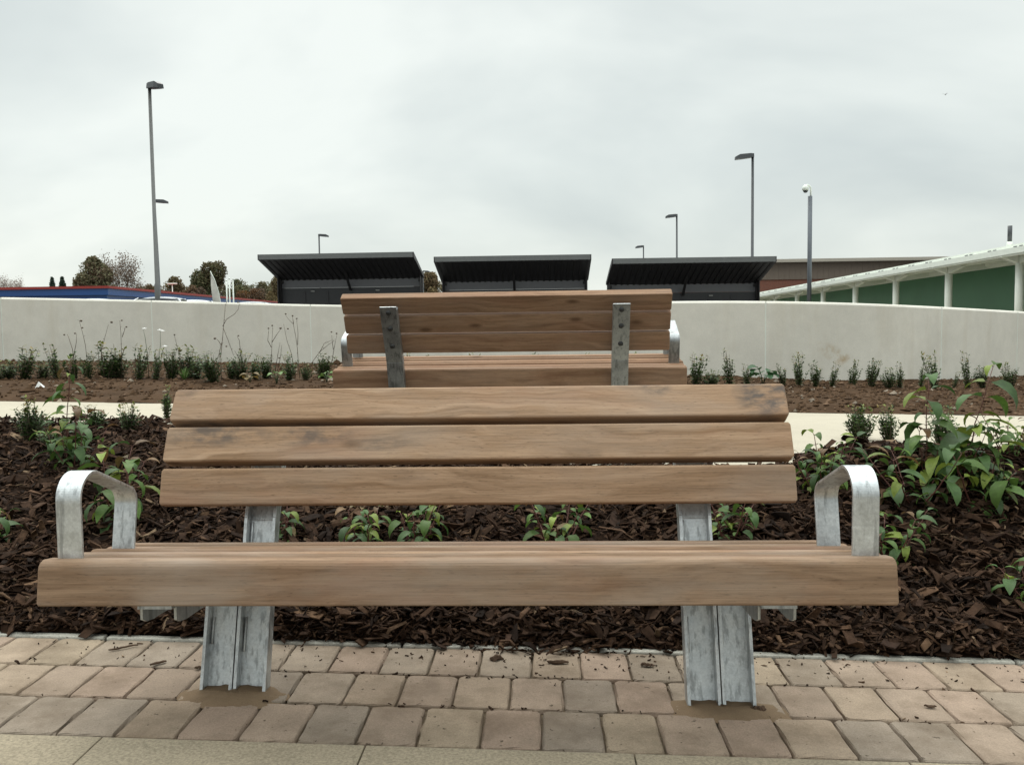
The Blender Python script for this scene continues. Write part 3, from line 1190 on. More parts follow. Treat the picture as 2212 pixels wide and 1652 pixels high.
def box_shrub(seed, H, nst, wide, tip=0.5, sparse=0.0, ls=0.017):
    rng = random.Random(seed)
    lv, st = MB(), MB()
    for i in range(nst):
        a = rng.random() * 2 * math.pi
        strong = rng.random() < 0.28
        h = H * (rng.uniform(0.85, 1.0) if strong else rng.uniform(0.35, 0.72))
        out = wide * rng.uniform(0.15, 1.0) * (0.8 if strong else 1)
        pts = [Vector((math.cos(a) * out * s ** 0.7 + rng.uniform(-.004, .004), math.sin(a) * out * s ** 0.7 + rng.uniform(-.004, .004), h * s - 0.02 * (1 - s))) for s in (0, .2, .4, .6, .8, 1)]
        st.tube(pts, [0.0026, 0.0023, 0.002, 0.0017, 0.0014, 0.0009], 5, cap=False)
        n = int(h / (ls * 0.62))
        for j in range(n):
            s = 0.12 + 0.88 * j / max(1, n - 1)
            idx = min(4, int(s * 5))
            p = pts[idx].lerp(pts[idx + 1], s * 5 - idx)
            thin = strong and s > 0.55
            if rng.random() < sparse + (0.25 if thin else 0):
                continue
            for q in range(2 if thin else 3):
                aa = j * 2.4 + q * 2.1 + rng.uniform(-.6, .6)
                el = rng.uniform(0.0, 0.9)
                d = (math.cos(aa) * math.cos(el), math.sin(aa) * math.cos(el), math.sin(el))
                new = max(0, (s * h / H - 0.6) / 0.4)
                if rng.random() < new * tip * 1.3:
                    c = (0.15, 0.17, 0.035) if rng.random() < 0.6 else (0.19, 0.14, 0.04)
                else:
                    c = (0.042, 0.075, 0.025) if rng.random() < 0.55 else (0.075, 0.118, 0.034)
                k_ = rng.uniform(0.7, 1.3)
                small_leaf(lv, p, d, ls * rng.uniform(0.7, 1.25), ls * rng.uniform(0.45, 0.62), tuple(x * k_ for x in c), rng)
    return lv, st


def place(root_name, built, loc, label, cat, group, rz=0.0, stem=None, foliage='foliage'):
    r = empty(root_name, loc, rz)
    tag(r, label, cat, group)
    lv, st = built
    lv.build(foliage, M_leaf, r)
    st.build('stem', stem or M_stem, r)
    return r


# --- row of small evergreen shrubs along the wall (six mother plants, the rest are copies)
variants = []
for k, (h, n, wd, tip, sp) in enumerate(((1.0, 16, 0.30, 0.5, 0.0), (1.0, 12, 0.28, 0.9, 0.1), (1.0, 20, 0.32, 0.3, 0.0), (1.0, 9, 0.26, 0.7, 0.25), (1.0, 22, 0.38, 0.4, 0.0), (1.0, 13, 0.24, 0.4, 0.05))):
    variants.append(box_shrub(40 + k, 0.26, int(n * 1.8), 0.26 * wd * 1.35, tip, sp * 0.6, 0.030))
shrub_proto = [None] * 6
WHERE = [
    # (x, base y, top y, variant, sx, what it looks like)
    (19, 818, 784, 4, 1.1, 'low dark box shrub at the far left end of the wall border'),
    (51, 818, 757, 1, 1.0, 'box shrub with a pale upright top, second from the left end of the border'),
    (90, 817, 783, 4, 1.2, 'squat dark box shrub between two taller ones at the left of the border'),
    (126, 817, 750, 3, 1.0, 'thin three-pronged shrub behind the reddish-tipped leafy stem at left'),
    (161, 818, 768, 5, 1.2, 'dark shrub just right of the reddish-tipped leafy stem at left'),
    (190, 819, 766, 0, 1.0, 'shrub under the dry stem with two seed heads in the left border'),
    (230, 818, 751, 1, 1.1, 'yellow-tipped shrub just left of a branching dry stem in the border'),
    (259, 817, 764, 0, 1.0, 'dark shrub at the foot of a branching dry stem in the border'),
    (300, 819, 752, 1, 1.2, 'airy shrub left of the tall white daisy below the first wall joint'),
    (335, 819, 757, 3, 1.1, 'shrub directly below the first wall joint among white daisies'),
    (370, 819, 760, 2, 1.0, 'bronze-tinted dense shrub left of the bright grass tuft'),
    (403, 817, 752, 1, 1.0, 'taller light-tipped shrub behind the bright grass tuft'),
    (424, 819, 768, 3, 1.0, 'loose shrub on the right side of the bright grass tuft'),
    (463, 825, 762, 2, 1.3, 'widest dense shrub with yellow tips, beneath the tallest dry stalks'),
    (499, 820, 775, 5, 0.9, 'small thin shrub just right of the widest dense shrub'),
    (520, 819, 761, 0, 1.3, 'full dark shrub with spiky tips between the widest shrub and the second wall joint'),
    (550, 820, 771, 5, 0.8, 'narrow upright shrub in the middle of the border left of the far bench'),
    (574, 817, 769, 2, 0.9, 'round-topped shrub leaning right, left of the forked dry stalks'),
    (624, 822, 764, 0, 1.1, 'dark shrub at the foot of the forked dry stalks'),
    (660, 820, 784, 4, 0.9, 'short shrub directly below the second wall joint'),
    (697, 817, 766, 2, 1.2, 'bushy shrub touching the left armrest of the far bench'),
    (875, 824, 764, 1, 1.0, 'shrub tip seen through the far bench just right of its left post'),
    (910, 824, 766, 3, 1.0, 'second shrub tip seen through the far bench right of its left post'),
    (1020, 826, 766, 1, 1.0, 'shrub tip seen through the gap left of the far bench middle'),
    (1058, 826, 766, 3, 1.0, 'shrub tip seen through the gap at the middle of the far bench'),
    (1163, 828, 766, 5, 1.0, 'shrub tip seen through the gap right of the far bench middle'),
    (1266, 830, 764, 1, 1.0, 'shrub tip seen through the far bench left of its right post'),
    (1377, 830, 766, 3, 1.0, 'shrub tip seen through the far bench right of its right post'),
    (1502, 834, 765, 1, 1.2, 'bushy shrub touching the right end of the far bench'),
    (1540, 834, 799, 4, 1.3, 'low spreading shrub just right of the far bench'),
    (1578, 834, 758, 3, 1.1, 'tall airy shrub left of the broad-leaved weed at the white wall joint'),
    (1615, 834, 789, 3, 1.1, 'dark twiggy shrub immediately left of the broad-leaved weed'),
    (1692, 834, 788, 5, 0.9, 'narrow shrub just right of the white wall joint'),
    (1727, 835, 766, 1, 1.0, 'yellow-tipped forked shrub, second to the right of the white wall joint'),
    (1762, 835, 785, 5, 1.0, 'dark cone-shaped shrub right of the yellow-tipped forked one'),
    (1797, 835, 788, 3, 1.1, 'V-shaped shrub below the brown stain on the wall'),
    (1840, 836, 781, 0, 0.8, 'slim upright shrub right of the brown wall stain'),
    (1883, 835, 780, 2, 0.8, 'shrub leaning right with an orange tip'),
    (1923, 838, 797, 4, 1.0, 'low shrub left of a thin pointed one in the right border'),
    (1944, 837, 786, 3, 1.0, 'thin pointed shrub in the middle of the right border'),
    (1987, 838, 788, 3, 1.1, 'twiggy shrub behind the left tall leafy stem at right'),
    (2019, 840, 767, 1, 1.1, 'pale leafy shrub at the faint wall joint at right'),
    (2060, 838, 805, 3, 0.9, 'sparse low shrub between the two tall leafy stems at right'),
    (2091, 839, 770, 3, 1.2, 'tall open shrub left of the right tall leafy stem'),
    (2123, 838, 796, 2, 1.0, 'dense dark shrub behind the right tall leafy stem'),
    (2181, 838, 790, 0, 1.3, 'dark shrub at the right edge beyond the tall leafy stem'),
]
rr = random.Random(5)
for (x, yb, yt, k, sx, lab) in WHERE:
    p = on_ground(x, yb)
    t = (p - EYE).length
    h = (yb - yt) / F * t * 1.02
    if shrub_proto[k] is None:
        r = place('box_shrub', variants[k], (0, 0, 0), lab, 'shrub', 'small shrubs along the pale wall', stem=M_twig)
        shrub_proto[k] = r
    else:
        r = copy_tree(shrub_proto[k])
    r.location = (p.x, p.y, p.z - 0.005)
    r.rotation_euler = (rr.uniform(-.2, .2), rr.uniform(-.2, .2), rr.uniform(0, 6.28))
    sc_ = h / 0.26
    sw = (0.25 + 0.75 * sc_) * sx if sc_ < 1 else sc_ ** 0.6 * sx
    sw *= rr.uniform(0.75, 1.3) * (0.72 if x > 1490 else 1.0)
    r.scale = (sw * 1.1, sw * rr.uniform(0.85, 1.25), sc_)
    tag(r, lab, 'shrub', 'small shrubs along the pale wall')


# --- dry flower stalks and daisies in the left border
def stalk(px, py, tops, label, heads, cat='dry stalk', leafy=0.0, name='flower_stalk', col=None):
    """tops: list of polylines in photo units above the base; heads: list of (x, y, kind)"""
    p = on_ground(px, py)
    t = -((ROT.transposed() @ (p - EYE)).z)
    r = empty(name, p)
    tag(r, label, cat, 'dry flower stalks and daisies')
    st = MB()
    hd = MB()
    rng = random.Random(int(px * 7 + py))
    wdir = rng.uniform(-0.05, 0.05)
    for line in tops:
        pts = []
        for i, (x, y) in enumerate(line):
            q = P(x, y, t) - p
            q.y += wdir * i * 0.3
            pts.append(q)
        n = len(pts)
        st.tube(pts, [0.0034 * (1 - 0.55 * i / max(1, n - 1)) for i in range(n)], 5)
        for a, b_ in zip(pts, pts[1:]):
            for _ in range(int((b_ - a).length / 0.03 * leafy)):
                m = a.lerp(b_, rng.random())
                aa = rng.uniform(0, 6.28)
                small_leaf(st, m, (math.cos(aa), math.sin(aa), 0.8), 0.022, 0.005, (1, 1, 1), rng)
    st.build('stem', M_twig if col is None else col, r)
    for (x, y, kind) in heads:
        q = P(x, y, t) - p
        hb = MB()
        if kind == 'd':
            for k in range(14):
                aa = 2 * math.pi * k / 14
                d = Vector((math.cos(aa), math.sin(aa), 0.1))
                leaf(hb, q + d * 0.004, d, 0.024, 0.010, 0.5, (1, 1, 1), nseg=3)
            hb.ball(q, 0.009, sq=(1, 1, 0.6))
            hb.build('flower_head', M_petal, r)
        else:
            hb.ball(q, 0.0095 if kind == 's' else 0.013, sq=(1, 1, 0.8))
            hb.build('seed_head', M_twig, r)
    return r


M_gstem = simple('green_stalk', (0.06, 0.08, 0.035), 0.7)
stalk(191, 818, [[(191, 818), (190, 780), (188, 745), (184, 720), (178, 692)]], 'single dry stem leaning left with two seed heads', [(175, 693, 'b'), (178, 708, 's')], leafy=.3)
stalk(226, 818, [[(226, 818), (222, 775), (222, 758), (232, 725), (240, 702)]], 'thin dry stem leaning right with one flat brown head', [(241, 696, 'b')], leafy=.3)
stalk(262, 818, [[(262, 818), (264, 760), (264, 720), (263, 692)], [(264, 728), (272, 708)], [(252, 780), (246, 742)]], 'branching dry stem rising between two dark shrubs in the left border', [(263, 692, 's'), (273, 706, 's')], leafy=.7)
stalk(163, 820, [[(163, 820), (155, 755), (144, 727), (140, 722)], [(158, 775), (163, 740), (162, 720)]], 'faint pale double stem behind the reddish-tipped leafy stem', [(139, 723, 's'), (162, 720, 's')])
stalk(322, 818, [[(322, 818), (320, 770), (316, 730), (313, 712)]], 'tall white daisy left of the first wall joint', [(312, 709, 'd')], 'daisy', .3, 'daisy', M_gstem)
stalk(343, 818, [[(343, 818), (344, 775), (347, 745), (347, 716)]], 'two-headed white daisy right of the first wall joint', [(345, 712, 'd'), (351, 714, 'd')], 'daisy', .2, 'daisy', M_gstem)
stalk(360, 818, [[(360, 818), (360, 775), (357, 752)]], 'shortest white daisy, low by the bronze-tinted shrub', [(356, 747, 'd')], 'daisy', .2, 'daisy', M_gstem)
stalk(392, 819, [[(392, 819), (389, 775), (382, 745), (377, 724)]], 'dry stem leaning left above the bright grass tuft', [(377, 723, 's')], leafy=.4)
stalk(478, 820, [[(478, 820), (476, 770), (479, 730), (481, 695), (483, 660), (490, 640)], [(479, 740), (472, 765), (466, 780)], [(481, 705), (488, 690), (505, 678), (512, 668), (514, 652)], [(478, 745), (470, 735), (464, 731)],
                [(482, 708), (492, 735), (503, 768)]], 'tallest dry stalk cluster, branching high in front of the pale wall', [(464, 731, 'b'), (514, 653, 's'), (489, 748, 's')], leafy=.7)
stalk(520, 818, [[(520, 818), (517, 780), (518, 755)], [(518, 778), (508, 757)], [(518, 770), (524, 752)], [(522, 790), (518, 735), (514, 726)]], 'dark candelabra-like dry stem over a full dark shrub', [(515, 725, 's'), (518, 754, 's')], leafy=.4)
stalk(584, 819, [[(584, 819), (586, 770), (587, 735), (588, 705)], [(586, 750), (578, 735), (580, 710)], [(587, 740), (598, 722), (605, 712)], [(592, 815), (600, 765), (604, 740)], [(598, 805), (606, 770), (608, 745)]], 'dry stalk clump with curved stem left of the forked stalks',
      [(580, 709, 's'), (606, 709, 'b'), (588, 703, 's'), (603, 773, 's')], leafy=.4)
stalk(648, 819, [[(648, 819), (645, 790), (643, 755), (639, 725), (634, 700), (624, 690), (617, 679)], [(634, 700), (632, 683)], [(643, 745), (644, 720), (641, 690)], [(638, 815), (630, 765), (620, 735), (613, 700)]], 'forked dry stalks standing just left of the second wall joint',
      [(617, 678, 's'), (632, 682, 's'), (641, 688, 's'), (622, 710, 's')], leafy=.3)
stalk(662, 819, [[(662, 819), (672, 785), (690, 760), (708, 745), (722, 735)], [(690, 762), (700, 742), (716, 735)], [(716, 790), (720, 760), (724, 738), (727, 722)], [(720, 755), (716, 725)]], 'dry stalks bending right towards the far bench armrest',
      [(716, 717, 's'), (727, 720, 's')], leafy=.9)

# grass tuft, broad-leaved weed and a few seedlings
p = on_ground(398, 822)
r = empty('grass_tuft', p)
tag(r, 'bright green grass tuft in the soil among dark shrubs', 'grass tuft')
g = MB()
rng = random.Random(3)
for i in range(70):
    a = rng.uniform(0, 6.28)
    h = rng.uniform(.08, .2)
    o = rng.uniform(.02, .09)
    d = Vector((math.cos(a), math.sin(a), 0))
    s = d.cross(Vector((0, 0, 1))) * 0.003
    q = [d * o * f + Vector((0, 0, h * (f - 0.35 * f * f * f))) for f in (0, .4, .75, 1)]
    vs = []
    for k, e in enumerate(q):
        vs += [e - s * (1 - k / 3.2), e + s * (1 - k / 3.2)]
    c = (0.09, 0.17, 0.04) if i > 8 else (0.3, 0.32, 0.16)
    g.add(vs, [(0, 1, 3, 2), (2, 3, 5, 4), (4, 5, 7, 6)], c)
g.build('blades', M_leaf, r)


def broad(px, py, px_h, lab, seed, n=7, size=0.5, col=(0.04, 0.09, 0.03)):
    p = on_ground(px, py)
    t = (p - EYE).length
    H = px_h / F * t
    rng = random.Random(seed)
    lv, st = MB(), MB()
    for i in range(n):
        a = 2 * math.pi * i / n + rng.uniform(-.3, .3)
        h = H * rng.uniform(.45, .95)
        d = Vector((math.cos(a), math.sin(a), 0))
        e = d * H * 0.25 + Vector((0, 0, h))
        st.tube([Vector((0, 0, -.01)), d * H * .1 + Vector((0, 0, h * .6)), e], 0.003, 5)
        k = rng.uniform(.8, 1.25)
        leaf(lv, e, d + Vector((0, 0, .5)), H * size, H * size * .9, 1.2, tuple(q * k for q in col), rng.uniform(-.3, .3))
    return place('leafy_weed', (lv, st), p, lab, 'weed', 'low weeds in the soil border', stem=M_gstem)


broad(1648, 833, 44, 'broad round-leaved weed in front of the white wall joint', 4, 8, 0.62, (0.03, 0.075, 0.028))
broad(706, 826, 24, 'bright low weed beside the far bench seat end', 5, 6, .6, (.1, .17, .04))
broad(598, 830, 30, 'pale green seedling in the soil just above the near backrest', 6, 6, .5, (.12, .19, .06))
broad(540, 829, 22, 'rusty brown leafed seedling in the soil above the near backrest', 8, 5, .8, (.15, .10, .03))

# --- leafy shrubs in the bark bed
LEAFY = [
    # name, (x, base y), top y, stems, spread, leaf, tall, bare, lean, label
    ((143, 992), 772, 4, 0.10, 0.09, 0.45, 0.2, (0.03, 0), 'tall reddish-tipped leafy stem beside the path at left'),
    ((160, 1012), 868, 5, 0.15, 0.095, None, 0.15, (0, 0), 'bushy drooping leaves around the foot of the tall left stem'),
    ((265, 1128), 955, 5, 0.12, 0.10, None, 0.2, (0.03, 0), 'bright drooping shrub behind the near bench left armrest'),
    ((790, 1182), 1065, 4, 0.08, 0.065, None, 0.3, (0, 0), 'sparse leafy sprig under the near backrest, left of middle'),
    ((905, 1182), 1062, 5, 0.10, 0.062, None, 0.25, (0.02, 0), 'leafy sprig under the near backrest between the sparse sprig and the dense clump'),
    ((1200, 1185), 1040, 6, 0.16, 0.068, None, 0.1, (0, 0), 'dense leafy clump seen through the gap at the middle of the near bench'),
    ((612, 1168), 1080, 3, 0.06, 0.055, None, 0.3, (0, 0), 'small leafy sprig right of the near bench left post'),
    ((1575, 1168), 1060, 5, 0.09, 0.06, None, 0.2, (0, 0), 'small shrub right of the near bench right post'),
    ((1775, 1062), 925, 8, 0.15, 0.072, None, 0.15, (0, 0), 'spreading shrub against the right end of the near backrest'),
    ((1998, 1030), 812, 3, 0.05, 0.105, 0.5, 0.25, (0.0, 0), 'left of the two tall leafy stems at right, before the soil border'),
    ((2088, 1055), 788, 4, 0.07, 0.14, 0.6, 0.3, (0.09, 0), 'tallest leafy stem with large leaves at right, leaning right'),
    ((1975, 1082), 950, 5, 0.20, 0.10, None, 0.1, (0, 0), 'wide low mass of drooping leaves behind the right armrest'),
    ((2110, 1085), 930, 4, 0.16, 0.105, None, 0.15, (0, 0), 'drooping leafy shrub at the foot of the tallest right stem'),
    ((1925, 1205), 1088, 5, 0.12, 0.07, None, 0.2, (0.02, 0), 'small drooping shrub just right of the right armrest'),
    ((2240, 1310), 1190, 5, 0.10, 0.085, None, 0.2, (-0.03, 0), 'leaf tips entering at the lower right edge above the bark'),
    ((-20, 1170), 1065, 4, 0.09, 0.075, None, 0.2, (0.02, 0), 'leaf tips entering at the left edge above the bark'),
    ((2185, 985), 885, 7, 0.12, 0.05, None, 0.2, (0, 0), 'small grey-green fine-leaved shrub at the right edge by the path'),
]
for i, ((x, yb), yt, ns, sp, ls, tall, bare, lean, lab) in enumerate(LEAFY):
    p = on_ground(x, yb)
    t = -((ROT.transposed() @ (p - EYE)).z)
    H = (yb - yt) / F * t
    place('leafy_shrub', dogwood(100 + i, H, ns, sp, ls, lean, tall, bare, light=0.55), (p.x, p.y, p.z - 0.01), lab, 'shrub', 'leafy shrubs in the bark bed', rz=0.0)

BOXES = [
    ((72, 950), 852, 22, 0.075, 'dark upright box shrub with yellow-green tips at the path edge, far left'),
    ((100, 962), 920, 14, 0.06, 'low yellow-green box sprout in front of the upright box shrub at left'),
    ((212, 925), 872, 16, 0.06, 'dark box shrub half hidden behind the tall left leafy stem'),
    ((278, 932), 868, 14, 0.055, 'small box shrub with one yellow spire alone at the path edge'),
    ((362, 905), 826, 10, 0.03, 'thin yellow-green sprig touching the left end of the near backrest'),
    ((1858, 950), 872, 34, 0.075, 'bushy dark box shrub on the bark mound at right'),
    ((1920, 952), 868, 16, 0.06, 'lighter box shrub beside the bushy dark one on the bark mound'),
    ((2040, 965), 872, 22, 0.085, 'box shrub tangled among the two tall leafy stems at right'),
    ((2150, 1080), 990, 18, 0.07, 'yellow-green box shrub low under the tallest right stem'),
]
for i, ((x, yb), yt, ns, wd, lab) in enumerate(BOXES):
    p = on_ground(x, yb)
    t = -((ROT.transposed() @ (p - EYE)).z)
    H = (yb - yt) / F * t
    place('box_shrub', box_shrub(300 + i, H, int(ns * 2.0), wd * 1.35, 0.95 if 'yellow' in lab or 'lighter' in lab else 0.5, 0.0, 0.026), (p.x, p.y, p.z - 0.01), lab, 'shrub', 'box shrubs in the bark bed', stem=M_twig)


# --- loose bits on the paving, litter
def bark_piece(x, y, ln, wd, rz, lab, round_=False):
    d = ray(x, y)
    t = -EYE.z / d.z
    p = EYE + d * t
    mb = MB()
    rng = random.Random(int(x))
    vs, fs = [], []
    n, m = 8, 5
    curl = rng.uniform(0.9, 1.9)
    for k in range(n):
        u = k / (n - 1) - 0.5
        ww = wd * (0.30 + 0.70 * max(0, math.cos(u * 2.7))) * rng.uniform(.65, 1.2)
        zz = 0.004 + 0.22 * wd * (1 - 3.2 * u * u) + rng.uniform(-.001, .0015)
        sk_ = rng.uniform(-.25, .25) * wd
        for thick in (0.0, 0.0028):
            for i in range(m):
                c = i / (m - 1) - 0.5
                vs.append((u * ln + rng.uniform(-.002, .002), c * ww + sk_, max(0.0005, zz - curl * ww * c * c + thick)))
    for k in range(n - 1):
        o0, o1 = k * 2 * m, (k + 1) * 2 * m
        for i in range(m - 1):
            fs.append((o0 + i, o0 + i + 1, o1 + i + 1, o1 + i))
            fs.append((o0 + m + i, o1 + m + i, o1 + m + i + 1, o0 + m + i + 1))
        fs.append((o0, o1, o1 + m, o0 + m))
        fs.append((o0 + m - 1, o0 + 2 * m - 1, o1 + 2 * m - 1, o1 + m - 1))
    for o0 in (0, (n - 1) * 2 * m):
        for i in range(m - 1):
            fs.append((o0 + i, o0 + m + i, o0 + m + i + 1, o0 + i + 1))
    mb.add(vs, fs, (0.075, 0.048, 0.032))
    o = mb.build('bark_piece', M_chip, recalc=True)
    o.location = (p.x, p.y, cross(p.x) + 0.001)
    o.rotation_euler = (0, R(1.5), rz)
    tag(o, lab, 'bark piece', 'bark pieces fallen on the paving')


bark_piece(268, 1426, 0.080, 0.0065, 0.62, 'straight dark twig-like bark piece on the paving left of the left leg')
bark_piece(343, 1458, 0.045, 0.010, 0.8, 'small dark bark flake on the paving beside the left leg')
bark_piece(430, 1465, 0.02, 0.010, 0.2, 'tiny bark crumb against the left leg')
bark_piece(1072, 1428, 0.035, 0.030, 0.2, 'rounded lump of bark at the paving edge below the seat middle')
bark_piece(1205, 1432, 0.060, 0.016, 0.1, 'curled bark strip at the paving edge right of the rounded lump')
bark_piece(1398, 1434, 0.035, 0.016, 0.0, 'flat dark bark piece on the paving left of the right leg')
bark_piece(1638, 1522, 0.035, 0.026, 0.3, 'bark lump lying against the foot of the right leg')
bark_piece(2010, 1507, 0.030, 0.008, -0.1, 'thin dark bark sliver on the paving right of the right leg')
p = on_ground(85, 838)
mb = MB()
mb.add([(-.04, 0, 0), (.045, -.01, .0), (.03, .03, .01), (-.01, .01, .055), (-.035, .03, .012)], [(0, 1, 3), (1, 2, 3), (2, 4, 3), (4, 0, 3), (0, 4, 2, 1)])
o = mb.build('paper_scrap', M_petal)
o.location = p
tag(o, 'crumpled white paper scrap lying on the brown soil', 'litter')


# ================================================================== BEYOND THE WALL
def ground_pt(x, t):
    q = P(x, 700, t)
    return Vector((q.x, q.y, zback(q.x, q.y)))


def hor(x):
    return 706 - 0.013 * (x - 1106)


# --- shelters
def make_shelter():
    r = empty('canopy_shelter', (0, 0, 0))
    Wd, Dp = 2.19, 1.78          # half width, depth
    zf, zr = 2.36, 1.80          # roof heights above ground (front, rear)
    mb = MB()
    # roof tray: wedge that tilts up to the front
    prof = [(0, zf), (0, zf - 0.15), (0.05, zf - 0.155), (Dp, zr - 0.06), (Dp, zr + 0.02)]
    mb.extrude(prof, -Wd, Wd)
    roof = mb.build('roof', M_black, r, recalc=True)
    mb = MB()
    for k in range(25):
        x = -Wd + 0.10 + k * (2 * Wd - 0.20) / 24
        vs = [Vector((x + a, y, z)) for a in (-0.03, 0.03) for (y, z) in ((0.08, zf - 0.163), (Dp - 0.04, zr - 0.062), (Dp - 0.04, zr - 0.078), (0.08, zf - 0.176))]
        mb.add(vs, [(0, 1, 2, 3), (7, 6, 5, 4), (0, 4, 5, 1), (2, 6, 7, 3), (1, 5, 6, 2), (0, 3, 7, 4)])
    mb.build('soffit_ribs', M_black2, roof)
    mb = MB()
    mb.span((-Wd + 0.03, -0.012, zf - 0.142), (Wd - 0.03, -0.002, zf - 0.006))
    mb.build('fascia', simple('grey_fascia', (0.15, 0.153, 0.15), 0.5), roof)
    mb = MB()
    mb.span((-Wd + 0.10, Dp - 0.03, zr - 0.30), (Wd - 0.10, Dp, zr - 0.062))
    mb.build('glazing_band', simple('smoked_glazing', (0.20, 0.20, 0.215), 0.35, var=0.06), r)
    mb = MB()
    mb.span((-Wd + 0.10, Dp - 0.05, 0), (Wd - 0.10, Dp - 0.004, zr - 0.305))
    for k in range(1, 6):
        x = -Wd + 0.1 + k * (2 * Wd - 0.2) / 6
        mb.span((x - 0.02, Dp - 0.075, 0), (x + 0.02, Dp - 0.052, zr - 0.42))
    mb.build('back_panel', M_charcoal, r)
    for s in (-1, 1):
        mb = MB()
        X = s * (Wd - 0.07)
        mb.extrude([(Dp - 0.34, 0), (Dp, 0), (Dp, zr - 0.08), (Dp - 0.34, zr + 0.03)], X - 0.012, X + 0.012)
        mb.build('side_panel', M_black, r)
        mb = MB()
        mb.span((X - 0.04, Dp - 0.14, 0), (X + 0.04, Dp + 0.03, zr - 0.02))
        mb.span((X - 0.045 - 0.05 * s, Dp - 0.1, zr - 0.17), (X + 0.045 - 0.05 * s, Dp - 0.05, zr - 0.08))
        mb.build('post', M_black, r)
    mb = MB()
    mb.extrude([(Dp - 0.75, zr + 0.12), (Dp - 0.68, zr + 0.10), (Dp - 0.06, zr - 0.38), (Dp - 0.12, zr - 0.40)], -0.035, 0.035)
    mb.build('roof_strut', M_black, r)
    for x in (-1.2, 0.75):
        mb = MB()
        mb.span((x, Dp - 0.10, zr - 0.415), (x + 0.11, Dp - 0.055, zr - 0.39))
        mb.build('downlight', M_lens, r)
    return r


sh = make_shelter()
SH = [(553, 895, 547, 'left of three black canopy shelters, nearest the trees', -0.02), (936, 1277, 552, 'middle of three black canopy shelters, behind the far bench', 0.0),
      (1322, 1677, 556, 'right of three black canopy shelters, beside the brown building', 0.02)]
for i, (xa, xb, yy, lab, rz) in enumerate(SH):
    o = sh if i == 0 else copy_tree(sh)
    t = 4.38 * F / (xb - xa)
    q = P((xa + xb) / 2, yy, t)
    o.location = (q.x, q.y, q.z - 2.36)
    o.rotation_euler = (0, 0, rz)
    tag(o, lab, 'shelter', 'black canopy shelters behind the wall')
for k, (x0, y0) in enumerate(((1575, 630), (1628, 630))):
    pass


# --- street lamps
def make_lamp(H, head, name='street_lamp'):
    r = empty(name, (0, 0, 0))
    mb = MB()
    mb.tube([(0, 0, -0.2), (0, 0, 1.6), (0, 0, 1.62), (0, 0, H)], [0.085, 0.085, 0.065, 0.055], 12)
    mb.build('pole', M_lampgrey, r)
    mb = MB()
    hl = head
    vs = []
    for (x, w_, z0, z1) in ((-0.04, 0.10, 0.0, 0.16), (0.10, 0.13, -0.02, 0.17), (hl * 0.75, 0.16, -0.07, 0.13), (hl, 0.12, -0.10, 0.03)):
        vs += [(x, -w_, H + z0), (x, w_, H + z0), (x, w_ * 0.8, H + z1), (x, -w_ * 0.8, H + z1)]
    fs = [(k * 4 + i, k * 4 + (i + 1) % 4, k * 4 + 4 + (i + 1) % 4, k * 4 + 4 + i) for k in range(3) for i in range(4)] + [(3, 2, 1, 0), (12, 13, 14, 15)]
    mb.add(vs, fs)
    hd = mb.build('lamp_head', M_lampgrey, r, recalc=True)
    mb = MB()
    mb.add([(0.16, -0.10, H - 0.034), (hl * 0.72, -0.13, H - 0.078), (hl * 0.72, 0.13, H - 0.078), (0.16, 0.10, H - 0.034)], [(0, 1, 2, 3)])
    mb.build('lens', M_charcoal, hd)
    return r


LAMPS = [(321, 192, 24.8, -35, 'tallest street lamp, nearest, rising left of the shelters'), (339, 437, 47, 0, 'distant street lamp close behind the tallest one'),
         (689, 510, 65, 0, 'short street lamp standing over the left shelter roof'), (1626, 340, 36, 180, 'tall street lamp over the right end of the right shelter'),
         (1462, 468, 56, 180, 'middle street lamp over the right shelter, left of the tall one'), (1390, 534, 78, 180, 'smallest street lamp over the left end of the right shelter'),
         (914, 587, 95, 0, 'tiny lamp between the left and middle shelters')]
lamp0 = None
for (x, y, t, rz, lab) in LAMPS:
    q = P(x, y, t)
    zb = zback(q.x, q.y)
    if lamp0 is None:
        lamp0 = make_lamp(8.0, 0.72)
        o = lamp0
    else:
        o = copy_tree(lamp0)
    o.location = (q.x, q.y, zb)
    o.rotation_euler = (0, 0, R(rz))
    s = (q.z - zb) / 8.0
    wd = 1.0
    if x == 1626:
        wd = 1.0
    o.scale = (wd, wd, s)
    # the masts lean very slightly in the photograph
    if x < 400:
        o.rotation_euler = (0, R(-1.1), R(rz)) if rz == 0 else (R(-0.6), R(-0.9), R(rz))
    tag(o, lab, 'street lamp', 'street lamps beyond the wall')
# the nearest mast is paler than the rest
for ch in lamp0.children:
    if ch.name.startswith('pole'):
        ch.data = ch.data.copy()
        ch.data.materials[0] = M_polegrey
q = P(323, 192, 24.8)
d = ray(342, 690)
lb = EYE + d * ((q.y - EYE.y) / d.y)
lb.z = zback(lb.x, lb.y)
v = q - lb
lamp0.location = lb
lamp0.rotation_euler = (0, math.atan2(v.x, v.z), 0)
lamp0.scale = (0.85, 0.85, v.length / 8.0)
for ch in lamp0.children:
    if ch.name.startswith('lamp_head'):
        ch.rotation_euler = (0, 0, R(-38))

